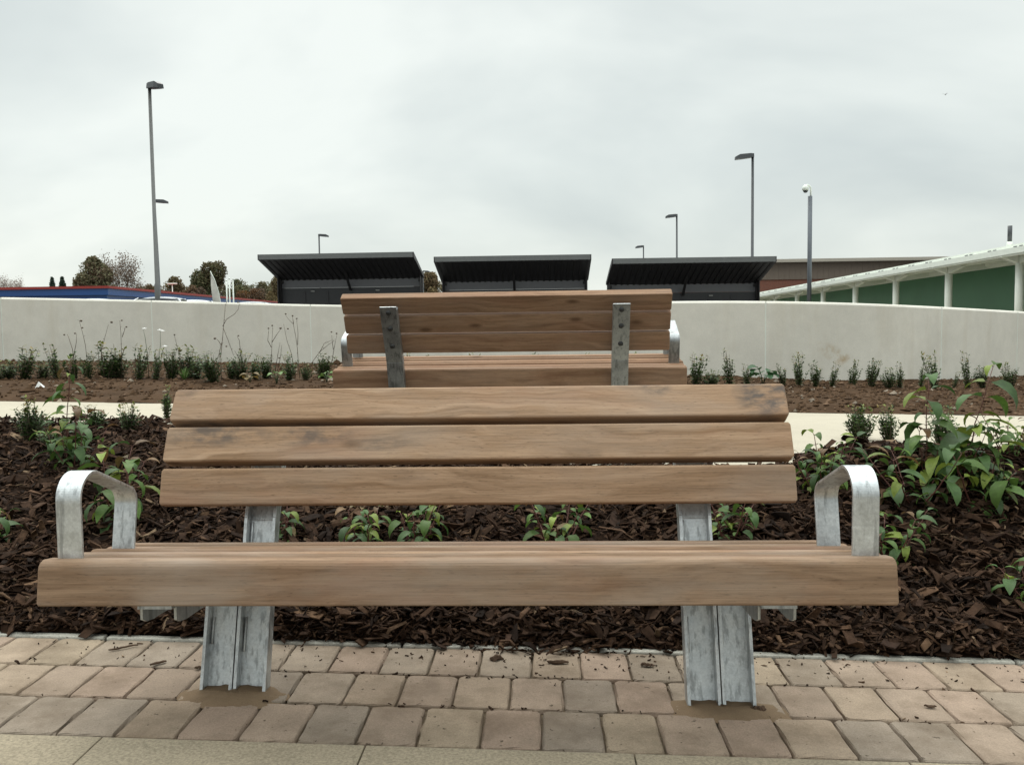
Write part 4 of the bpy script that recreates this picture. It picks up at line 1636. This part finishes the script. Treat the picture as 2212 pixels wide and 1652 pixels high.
q = P(1750, 424, 30)
zb = zback(q.x, q.y)
r = empty('camera_pole', (q.x, q.y, zb))
tag(r, 'grey pole with white dome security camera on a curved arm', 'camera pole')
h = q.z - zb
mb = MB()
mb.tube([(0, 0, -0.1), (0, 0, h)], 0.075, 14)
mb.build('pole', M_ccgrey, r)
mb = MB()
mb.tube([(0.02, 0, h), (0.02, 0, h + 0.25)] + [(0.02 - 0.13 + 0.13 * math.cos(a), 0, h + 0.25 + 0.13 * math.sin(a)) for a in [R(15 * k) for k in range(1, 7)]] + [(-0.19, 0, h + 0.37)], 0.028, 8)
arm = mb.build('curved_arm', M_white, r)
mb = MB()
mb.tube([(-0.16, 0, h + 0.38), (-0.16, 0, h + 0.35), (-0.16, 0, h + 0.33), (-0.16, 0, h + 0.2)], [0.05, 0.06, 0.11, 0.11], 12)
hs = mb.build('camera_housing', M_white, arm)
mb = MB()
mb.ball((-0.16, 0, h + 0.2), 0.09)
mb.build('camera_dome', M_lampgrey, arm)

# small distant white lamp, pole cluster and feather banner on the left
for (x, y, t, lab) in ((489, 606, 68, 'leftmost of three thin white flagpoles right of the banner'), (495, 602, 68, 'middle of three thin white flagpoles right of the banner'), (503, 603, 68, 'rightmost of three thin white flagpoles right of the banner')):
    q = P(x, y, t)
    zb = zback(q.x, q.y)
    mb = MB()
    mb.tube([(0, 0, -0.2), (0, 0, q.z - zb)], [0.075, 0.05], 8)
    mb.ball((0, 0, q.z - zb), 0.08)
    o = mb.build('flagpole', M_white)
    o.location = (q.x, q.y, zb)
    tag(o, lab, 'flagpole', 'thin white flagpoles')
q = P(372, 614, 80)
zb = zback(q.x, q.y)
r = empty('path_lamp', (q.x, q.y, zb))
tag(r, 'small white double-headed lamp before the autumn trees', 'street lamp')
mb = MB()
mb.tube([(0, 0, -0.2), (0, 0, q.z - zb)], [0.07, 0.05], 8)
mb.build('pole', M_white, r)
mb = MB()
mb.box((0.0, 0, q.z - zb + 0.05), (0.85, 0.3, 0.12))
mb.build('lamp_head', M_white, r, bevel=0.03)

q = P(470, 655, 50)
zb = zback(q.x, q.y)
r = empty('feather_banner', (q.x, q.y, zb))
tag(r, 'pale feather banner on a curved pole before the trees', 'banner')
top = P(456, 586, 50).z - zb
mb = MB()
pole = [(0.30 - 0.02, 0, -0.1), (0.26, 0, top * 0.3), (0.10, 0, top * 0.62), (-0.12, 0, top * 0.85), (-0.36, 0, top)]
edge2 = [(-0.20, 0, top * 0.15), (-0.22, 0, top * 0.3), (-0.30, 0, top * 0.62), (-0.36, 0, top * 0.85), (-0.365, 0, top)]
mb.tube(pole, 0.02, 8)
mb.build('pole', M_white, r)
mb = MB()
A = [Vector((0.26, 0, top * 0.16))] + [Vector(p_) for p_ in pole[1:]]
n = 14
vs, fs = [], []


def poly(pl, s):
    k = min(len(pl) - 2, int(s * (len(pl) - 1)))
    return Vector(pl[k]).lerp(Vector(pl[k + 1]), s * (len(pl) - 1) - k)


for i in range(n + 1):
    s = i / n
    a, b_ = poly(A, s), poly(edge2, s)
    yy = 0.05 * math.sin(s * 9)
    for off in (-0.004, 0.004):
        for u in (0, 0.5, 1):
            c = a.lerp(b_, u)
            vs.append((c.x, c.y + off + yy * u, c.z))
for i in range(n):
    for k in (0, 1):
        fs.append((i * 6 + k, i * 6 + k + 1, i * 6 + 6 + k + 1, i * 6 + 6 + k))
        fs.append((i * 6 + 3 + k, i * 6 + 9 + k, i * 6 + 9 + k + 1, i * 6 + 3 + k + 1))
    fs += [(i * 6, i * 6 + 6, i * 6 + 9, i * 6 + 3), (i * 6 + 2, i * 6 + 5, i * 6 + 11, i * 6 + 8)]
mb.add(vs, fs)
mb.build('banner_cloth', M_flag, r)

# --- low blue shop building on the left
r = empty('shop_building', (-30, 59, 0.9))
tag(r, 'long low blue building with red roof edge at the far left', 'building')
mb = MB()
HB = 3.16 + 0.97 - 0.9
mb.span((-70, 0, -0.5), (0, 48, HB - 0.62))
mb.build('wall', M_blue, r)
mb = MB()
mb.span((-70.15, -0.15, HB - 0.62), (0.15, 48.15, HB - 0.1))
mb.build('fascia', M_blue, r)
mb = MB()
mb.span((-70.25, -0.25, HB - 0.17), (0.25, 48.25, HB))
mb.build('roof_edge', M_red, r)

# --- brown clad building on the right
r = empty('brown_building', (0, 0, 0))
tag(r, 'brown clad building with brick base behind the camera pole', 'building')
xa, xb, yd = P(1450, 600, 80).x, P(2320, 600, 80).x, 80
zt = P(1800, 562, 80).z
zm = P(1800, 604, 80).z
mb = MB()
mb.span((xa, yd, 0.2), (xb, yd + 30, zm))
mb.build('brick_wall', M_brick, r)
mb = MB()
mb.span((xa - 0.1, yd - 0.1, zm), (xb + 0.1, yd + 30.1, zt - 0.28))
kx = xa
while kx < xb:
    mb.span((kx, yd - 0.13, zm + 0.02), (kx + 0.12, yd - 0.1, zt - 0.3))
    kx += 0.5
mb.build('cladding', M_brownclad, r)
mb = MB()
mb.span((xa - 0.5, yd - 0.8, zt - 0.28), (xb + 0.5, yd + 30.5, zt))
mb.build('roof', M_cream, r)

# --- white covered walkway with green screens
sheet('added_bounce_paving', [8.2, 9.7, 12, 16], lambda x: (16.5, 80), lambda x, y: zback(x, y) + 0.012, M_path, 1)  # unseen pale paving, added to bounce light up under the canopy
r = empty('covered_walkway', (0, 0, 0))
tag(r, 'long white canopy walkway on columns with green screen wall', 'walkway')
Y0, Y1 = 11.0, 80.0
XE = 9.7


def zroof(y):
    return 2.545 - 0.0075 * (y - 18)


def beam(mb, x0, x1, dz0, dz1, ya=Y0, yb=Y1):
    vs = [(x, y, zroof(y) + dz) for x in (x0, x1) for y in (ya, yb) for dz in (dz0, dz1)]
    mb.add(vs, [(0, 1, 3, 2), (4, 6, 7, 5), (0, 4, 5, 1), (2, 3, 7, 6), (0, 2, 6, 4), (1, 5, 7, 3)])


mb = MB()
beam(mb, XE + 0.22, XE + 3.6, -0.05, 0.0)
roof = mb.build('roof', M_white, r)
mb = MB()
beam(mb, XE + 0.16, XE + 0.216, -0.085, 0.012)
mb.build('gutter', M_white, roof)
mb = MB()
beam(mb, XE, XE + 0.155, -0.20, -0.075)
beam(mb, XE + 0.03, XE + 0.14, -0.235, -0.204)
mb.build('fascia', M_white, roof)
mb = MB()
yy = Y0
while yy < 62:
    for d in (0, 0.22):
        mb.span((XE + 0.148, yy + d, zroof(yy) - 0.062), (XE + 0.158, yy + d + 0.13, zroof(yy) - 0.035))
    yy += 1.05
mb.build('fixing_clips', M_lampgrey, roof)
mb = MB()
beam(mb, XE + 0.5, XE + 0.62, -0.22, -0.06)
beam(mb, XE + 1.56, XE + 1.70, -0.23, -0.06)
beam(mb, XE + 2.75, XE + 2.95, -0.30, -0.06)
yy = Y0 + 0.5
while yy < Y1 - 1:
    mb.span((XE + 0.2, yy, zroof(yy) - 0.18), (XE + 2.8, yy + 0.07, zroof(yy) - 0.062))
    yy += 1.6
mb.build('soffit_beams', M_white, roof)
mb = MB()
vs = [(x, y, z) for x in (XE + 1.6, XE + 1.66) for y in (Y0, Y1) for z in (0.2, None)]
vs = [(x, y, (zroof(y) - 0.235) if z is None else z) for (x, y, z) in vs]
mb.add(vs, [(0, 1, 3, 2), (4, 6, 7, 5), (0, 4, 5, 1), (2, 3, 7, 6), (0, 2, 6, 4), (1, 5, 7, 3)])
mb.build('green_screen', M_green, r)
ys = [18.93 + 3.246 * k for k in range(-2, 14)]
for yc in ys:
    mb = MB()
    zt_ = zroof(yc) - 0.22
    mb.tube([(XE + 0.42, yc, 0.2), (XE + 0.42, yc, zt_)], 0.088, 16)
    c = mb.build('column', M_white, r)
    mb = MB()
    # flared cantilever brackets
    for (dx, dy) in ((-0.40, 0), (0.9, 0), (0, 0.75), (0, -0.75)):
        px_, py_ = -dy, dx
        ln = math.hypot(dx, dy)
        ux, uy = px_ / ln * 0.05, py_ / ln * 0.05
        b0 = Vector((XE + 0.42, yc, 0))
        e = b0 + Vector((dx, dy, 0))
        z1 = zt_ + 0.02
        vs = []
        for (pp, zl, zh) in ((b0, zt_ - 0.16, z1), (e, z1 - 0.035, z1)):
            for sgn in (-1, 1):
                vs += [(pp.x + ux * sgn, pp.y + uy * sgn, zl), (pp.x + ux * sgn, pp.y + uy * sgn, zh)]
        mb.add(vs, [(0, 1, 3, 2), (4, 6, 7, 5), (0, 4, 5, 1), (2, 3, 7, 6), (0, 2, 6, 4), (1, 5, 7, 3)])
    mb.build('bracket', M_white, c, recalc=True)
q = P(2181, 523, 20.5)
r2 = empty('vent_pipe', (q.x, q.y, q.z - 0.12))
tag(r2, 'short dark vent pipe with pale foot on the white canopy roof', 'vent pipe')
mb = MB()
mb.tube([(0, 0, 0.0), (0, 0, 0.13)], 0.06, 12)
mb.build('foot', M_white, r2)
mb = MB()
mb.tube([(0, 0, 0.13), (0, 0, 0.50)], 0.05, 12)
mb.build('pipe', M_lampgrey, r2)


# --- parked cars, of which only the roofs show over the wall
def make_car(paint):
    r = empty('parked_car', (0, 0, 0))
    side = [(-2.05, 0.30), (-2.10, 0.55), (-2.02, 0.80), (-1.95, 0.90), (-0.95, 0.98), (1.55, 1.0), (1.98, 0.92), (2.08, 0.62), (2.05, 0.30)]
    mb = MB()
    vs, fs = [], []
    n = len(side)
    for (yy, k) in ((-0.84, 0.97), (-0.80, 1.0), (0.80, 1.0), (0.84, 0.97)):
        for (x, z) in side:
            vs.append((x * k, yy, 0.3 + (z - 0.3) * (k if abs(yy) > 0.82 else 1)))
    for j in range(3):
        for i in range(n):
            i2 = (i + 1) % n
            fs.append((j * n + i, j * n + i2, (j + 1) * n + i2, (j + 1) * n + i))
    fs += [tuple(range(n))[::-1], tuple(3 * n + i for i in range(n))]
    mb.add(vs, fs)
    body = mb.build('body', paint, r, bevel=0.04, recalc=True)
    mb = MB()
    lo = [(-1.15, 0.80), (1.75, 0.80)]
    hi = [(-0.30, 0.60), (1.30, 0.60)]
    vs = [(lo[0][0], -.78, .97), (lo[1][0], -.78, .97), (lo[1][0], .78, .97), (lo[0][0], .78, .97), (hi[0][0], -.6, 1.40), (hi[1][0], -.6, 1.38), (hi[1][0], .6, 1.38), (hi[0][0], .6, 1.40)]
    mb.add(vs, [(0, 1, 5, 4), (1, 2, 6, 5), (2, 3, 7, 6), (3, 0, 4, 7), (4, 5, 6, 7)])
    mb.build('windows', M_glass, r, recalc=True)
    mb = MB()
    vs = []
    nx, ny = 9, 7
    for i in range(nx):
        for j in range(ny):
            u, v_ = i / (nx - 1) * 2 - 1, j / (ny - 1) * 2 - 1
            vs.append((0.5 + u * 0.92, v_ * 0.64, 1.475 - 0.075 * u * u - 0.05 * v_ * v_ - 0.02 * (abs(u) ** 6 + abs(v_) ** 6)))
    m = len(vs)
    vs += [(x, y, z - 0.035) for (x, y, z) in vs]
    fs = [(i * ny + j, (i + 1) * ny + j, (i + 1) * ny + j + 1, i * ny + j + 1) for i in range(nx - 1) for j in range(ny - 1)]
    fs += [tuple(m + q for q in f[::-1]) for f in fs]
    rim = [i * ny for i in range(nx)] + [(nx - 1) * ny + j for j in range(1, ny)] + [i * ny + ny - 1 for i in range(nx - 2, -1, -1)] + [j for j in range(ny - 2, 0, -1)]
    fs += [(rim[k], rim[(k + 1) % len(rim)], m + rim[(k + 1) % len(rim)], m + rim[k]) for k in range(len(rim))]
    mb.add(vs, fs, smooth=False)
    mb.build('roof', paint, r, recalc=True)
    mb = MB()
    for s in (-1, 1):
        for (a, b_) in (((-1.13, .775, .96), (-0.32, .605, 1.40)), ((1.74, .775, .96), (1.30, .605, 1.39)), ((0.45, .79, .96), (0.48, .612, 1.42))):
            mb.tube([(a[0], s * a[1], a[2]), (b_[0], s * b_[1], b_[2])], 0.03, 6)
    mb.build('pillars', paint, r)
    for x in (-1.3, 1.3):
        for s in (-1, 1):
            mb = MB()
            mb.tube([(x, s * 0.66, 0.31), (x, s * 0.86, 0.31)], 0.31, 20)
            wl = mb.build('wheel', M_tyre, r)
            mb = MB()
            mb.tube([(x, s * 0.80, 0.31), (x, s * 0.872, 0.31)], 0.19, 16)
            mb.build('rim', M_car_silver, wl)
    for s in (-1, 1):
        mb = MB()
        mb.ball((-1.98, s * 0.6, 0.72), 0.13, sq=(0.6, 1.2, 0.7))
        mb.build('headlight', M_lens, r)
        mb = MB()
        mb.ball((1.98, s * 0.66, 0.78), 0.12, sq=(0.5, 0.9, 1.0))
        mb.build('tail_light', M_redlens, r)
    return r


CARS = [(350, 641.5, M_car_silver, 0.15, 1.0, 'silver car whose roof shows over the wall beside the tall lamp'), (416, 648, M_car_white, 0.5, 1.0, 'pale car with dark window line right of the silver car by the lamp'),
        (545, 652, M_car_silver, 0.1, 1.0, 'car whose pale roof barely shows left of the left shelter'), (205, 645.5, M_car_white, 0.0, 1.0, 'white car roof just showing below the blue building')]
for (x, y, paint, rz, s, lab) in CARS:
    o = make_car(paint)
    k = (hor(x) - y) / F
    q0 = P(x, 700, 30)
    tt = 30
    for _ in range(20):
        q0 = P(x, y, tt)
        tt = (zback(q0.x, q0.y) + 1.475 - EYE.z) / k
    q0 = P(x, y, tt)
    o.location = (q0.x - 0.5 * math.cos(rz), q0.y - 0.5 * math.sin(rz), zback(q0.x, q0.y))
    o.rotation_euler = (0, 0, rz)
    tag(o, lab, 'car', 'cars parked behind the wall')


# --- trees
def crown_tree(name, x0, x1, ytop, t, seed, kind, lab, base_frac=0.15, cols=None, dens=1.0):
    rng = random.Random(seed)
    if kind == 'loose':
        x0, x1 = x0 - 8, x1 + 8
    xc = (x0 + x1) / 2
    q = P(xc, ytop, t)
    zb = 0.72
    H = q.z - zb
    Wd = (x1 - x0) / F * t
    r = empty(name, (q.x, q.y, zb))
    tag(r, lab, 'tree', 'trees far beyond the wall')
    tr, lv = MB(), MB()

    def twig(p, d, ln, rad, depth):
        pts = [p]
        cur = d.copy()
        for k in range(3):
            cur = (cur + Vector((rng.uniform(-.25, .25), rng.uniform(-.25, .25), rng.uniform(-.1, .2)))).normalized()
            pts.append(pts[-1] + cur * ln / 3)
        tr.tube(pts, [rad, rad * 0.8, rad * 0.6, rad * 0.4], 5, cap=False)
        ends = [pts[-1]]
        if depth > 0:
            for k in range(rng.choice((2, 3, 3))):
                a = rng.uniform(0, 6.28)
                dd = (cur * 0.8 + Vector((math.cos(a), math.sin(a), rng.uniform(-.1, .7)))).normalized()
                ends += twig(pts[rng.choice((2, 3, 3))], dd, ln * 0.68, rad * 0.5, depth - 1)
        return ends
    tr.tube([(0, 0, -0.3), (0, 0, H * 0.15), (0.02 * H, 0, H * 0.4)], [H * 0.03, H * 0.022, H * 0.016], 8)
    if kind == 'bare':
        ends = []
        for k in range(7):
            a = 2 * math.pi * k / 7 + rng.uniform(-.3, .3)
            ends += twig(Vector((0.01 * H, 0, H * rng.uniform(.22, .4))), Vector((math.cos(a) * .8, math.sin(a) * .8, rng.uniform(.7, 1.5))).normalized(), H * .30, H * .013, 4)
        mx = max(e.z for e in ends)
        s = H / mx
        wx = max(abs(e.x) for e in ends)
        for mbx in (tr,):
            mbx.v = [(v[0] * Wd / 2 / wx, v[1] * Wd / 2 / wx, v[2] * s) for v in mbx.v]
        for e in ends:
            for k in range(int(4 * dens) + 1):
                c = Vector((e.x * Wd / 2 / wx, e.y * Wd / 2 / wx, e.z * s)) + Vector((rng.gauss(0, .05 * Wd), rng.gauss(0, .05 * Wd), rng.gauss(0, .04 * H)))
                cc = rng.choice(cols)
                add_leafquad(lv, c, 0.009 * H * rng.uniform(.6, 1.5), cc, rng)
    else:
        if kind == 'cone':
            for k in range(int(1600 * dens)):
                s = rng.random()
                rr_ = Wd / 2 * (1 - s) ** 0.5 * math.sqrt(rng.random()) * (0.9 + 0.2 * rng.random())
                if s < 0.12:
                    rr_ *= 0.85
                a = rng.uniform(0, 6.28)
                add_leafquad(lv, Vector((rr_ * math.cos(a), rr_ * math.sin(a), H * (0.03 + 0.97 * s))), 0.028 * H * rng.uniform(.6, 1.3), rng.choice(cols), rng)
        else:
            blobs = []
            nb = 12 if kind == 'round' else 13
            for k in range(nb):
                a = rng.uniform(0, 6.28)
                ph = rng.uniform(base_frac + .08, .86)
                rr_ = Wd * 0.36 * math.sqrt(rng.random()) * (1.15 - 0.7 * abs(ph - .45))
                br = Wd * rng.uniform(.18, .28) if kind == 'round' else Wd * rng.uniform(.14, .26)
                blobs.append((Vector((rr_ * math.cos(a) * 1.1, rr_ * math.sin(a), H * ph)), br))
                tr.tube([(0.01 * H, 0, H * .25), (rr_ * math.cos(a) * .6, rr_ * math.sin(a) * .6, H * ph * .85), tuple(blobs[-1][0])], [H * .009, H * .006, H * .003], 5)
            blobs.append((Vector((rng.uniform(-.06, .06) * Wd, 0, H * .88)), H * .10))
            if kind == 'round':
                blobs += [(Vector((0, 0, H * .52)), Wd * .43), (Vector((0, 0, H * .25)), Wd * .42), (Vector((0.05 * Wd, 0, H * .74)), Wd * .38)]
            for (c, br) in blobs:
                base = rng.choice(cols)
                for k in range(int(380 * dens)):
                    d = Vector((rng.gauss(0, 1), rng.gauss(0, 1), rng.gauss(0, 1))).normalized() * br * (0.55 + 0.5 * rng.random())
                    p_ = c + Vector((d.x, d.y, d.z * (H / Wd if H / Wd < 1.3 else 1.2)))
                    if p_.z > H:
                        p_.z = H - rng.random() * .06 * H
                    if p_.z < 0.02 * H:
                        continue
                    cc = base if rng.random() < .7 else rng.choice(cols)
                    k_ = rng.uniform(.85, 1.15)
                    add_leafquad(lv, p_, 0.017 * H * rng.uniform(.6, 1.5), tuple(u * k_ for u in cc), rng)
    tr.build('trunk', M_bark, r)
    if lv.f:
        lv.build('crown', M_far_leaf, r)
    return r


def add_leafquad(mb, c, s, col, rng):
    u = Vector((rng.gauss(0, 1), rng.gauss(0, 1), rng.gauss(0, 1))).normalized()
    v_ = u.orthogonal().normalized()
    v_ = Matrix.Rotation(rng.uniform(0, 6.28), 3, u) @ v_
    w_ = u.cross(v_)
    mb.add([c - v_ * s, c - w_ * s * .6, c + v_ * s, c + w_ * s * .6], [(0, 1, 2, 3)], col)


OLIVE = [(0.16, 0.15, 0.085), (0.14, 0.135, 0.075), (0.18, 0.14, 0.095)]
GOLD = [(0.20, 0.15, 0.075), (0.17, 0.14, 0.075), (0.18, 0.125, 0.07)]
DARK = [(0.11, 0.12, 0.06), (0.13, 0.13, 0.065), (0.15, 0.125, 0.07)]
RUST = [(0.165, 0.105, 0.075), (0.15, 0.11, 0.08), (0.17, 0.11, 0.065)]
CON = [(0.05, 0.085, 0.06), (0.06, 0.095, 0.065)]
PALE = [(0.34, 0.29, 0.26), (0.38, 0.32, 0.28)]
crown_tree('leafy_tree', 154, 240, 553, 118, 1, 'round', 'dense rounded olive-brown tree above the blue building', 0.0, OLIVE, 2.6)
crown_tree('bare_tree', 200, 304, 551, 124, 2, 'bare', 'nearly bare spreading tree right of the dense rounded tree', cols=[(0.20, 0.15, 0.11), (0.17, 0.13, 0.10)], dens=2.2)
crown_tree('conifer', 100, 125, 600, 116, 3, 'cone', 'left of two small dark conifers above the blue building', cols=CON)
crown_tree('conifer', 119, 149, 599, 116, 4, 'cone', 'right of two small dark conifers, broader, above the blue building', cols=CON)
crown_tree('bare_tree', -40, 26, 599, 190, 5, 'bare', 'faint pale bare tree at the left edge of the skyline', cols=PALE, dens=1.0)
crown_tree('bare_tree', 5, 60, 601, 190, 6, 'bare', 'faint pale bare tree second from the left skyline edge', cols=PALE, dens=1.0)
crown_tree('leafy_tree', 292, 352, 613, 130, 7, 'loose', 'low golden-brown tree just left of the tallest lamp', 0.0, GOLD, 1.6)
crown_tree('leafy_tree', 340, 405, 597, 135, 8, 'loose', 'golden-brown tree just right of the tallest lamp', 0.0, GOLD, 1.8)
crown_tree('bare_tree', 410, 452, 594, 140, 9, 'bare', 'small pale bare tree left of the tall ragged tree', cols=[(0.15, 0.12, 0.09)], dens=0.5)
crown_tree('leafy_tree', 388, 442, 616, 126, 10, 'loose', 'low rust-brown tree in front of the small bare tree', 0.0, RUST, 1.6)
crown_tree('leafy_tree', 412, 478, 564, 132, 11, 'loose', 'tall ragged tree behind the feather banner', 0.1, DARK, 1.5)
crown_tree('leafy_tree', 400, 475, 606, 136, 12, 'round', 'dark bushy tree below the tall ragged one', 0.0, DARK, 1.5)
crown_tree('leafy_tree', 482, 545, 602, 150, 13, 'round', 'dark green tree behind the white flagpoles', 0.0, DARK, 1.6)
crown_tree('leafy_tree', 525, 600, 608, 155, 14, 'round', 'dark green tree between the flagpoles and the left shelter', 0.0, DARK, 1.6)
crown_tree('leafy_tree', 515, 580, 624, 140, 15, 'loose', 'low orange-brown tree left of the yellowing one', 0.0, RUST + [(0.16, 0.08, 0.03)], 1.6)
crown_tree('leafy_tree', 570, 622, 597, 135, 16, 'loose', 'yellowing tree touching the left end of the left shelter', 0.0, GOLD, 1.8)
crown_tree('leafy_tree', 905, 962, 588, 115, 17, 'loose', 'golden tree seen between the left and middle shelters', 0.0, GOLD, 2.0)
crown_tree('leafy_tree', 370, 420, 618, 150, 18, 'round', 'dim brown tree filling the gap behind the small white lamp', 0.0, OLIVE, 1.2)

crown_tree('leafy_tree', 296, 372, 618, 165, 19, 'round', 'low brown tree behind the tallest lamp, filling the gap beside the bare tree', 0.0, GOLD + OLIVE, 1.4)
crown_tree('leafy_tree', 438, 520, 614, 170, 20, 'round', 'low dark tree behind the feather banner and flagpoles', 0.0, DARK + OLIVE, 1.4)
crown_tree('leafy_tree', 545, 640, 610, 175, 21, 'round', 'farthest dark tree, behind the yellowing tree by the left shelter', 0.0, DARK, 1.4)
# --- a bird far up on the right
q = P(2042, 205, 75)
r = empty('flying_bird', q)
tag(r, 'tiny dark bird flying high at the right of the sky', 'bird')
mb = MB()
mb.tube([(-0.13, 0, 0), (-0.06, 0, 0.012), (0.05, 0, 0.012), (0.12, 0, 0.0), (0.19, 0, 0)], [0.006, 0.03, 0.034, 0.02, 0.004], 8)
for s in (-1, 1):
    mb.add([(0.06, 0, 0.02), (-0.05, 0, 0.02), (-0.02, s * 0.14, 0.11), (0.07, s * 0.15, 0.11), (-0.05, s * 0.28, 0.07)], [(0, 1, 2, 3), (3, 2, 4)])
o = mb.build('body', M_polegrey, r)
o.rotation_euler = (0, 0, R(50))
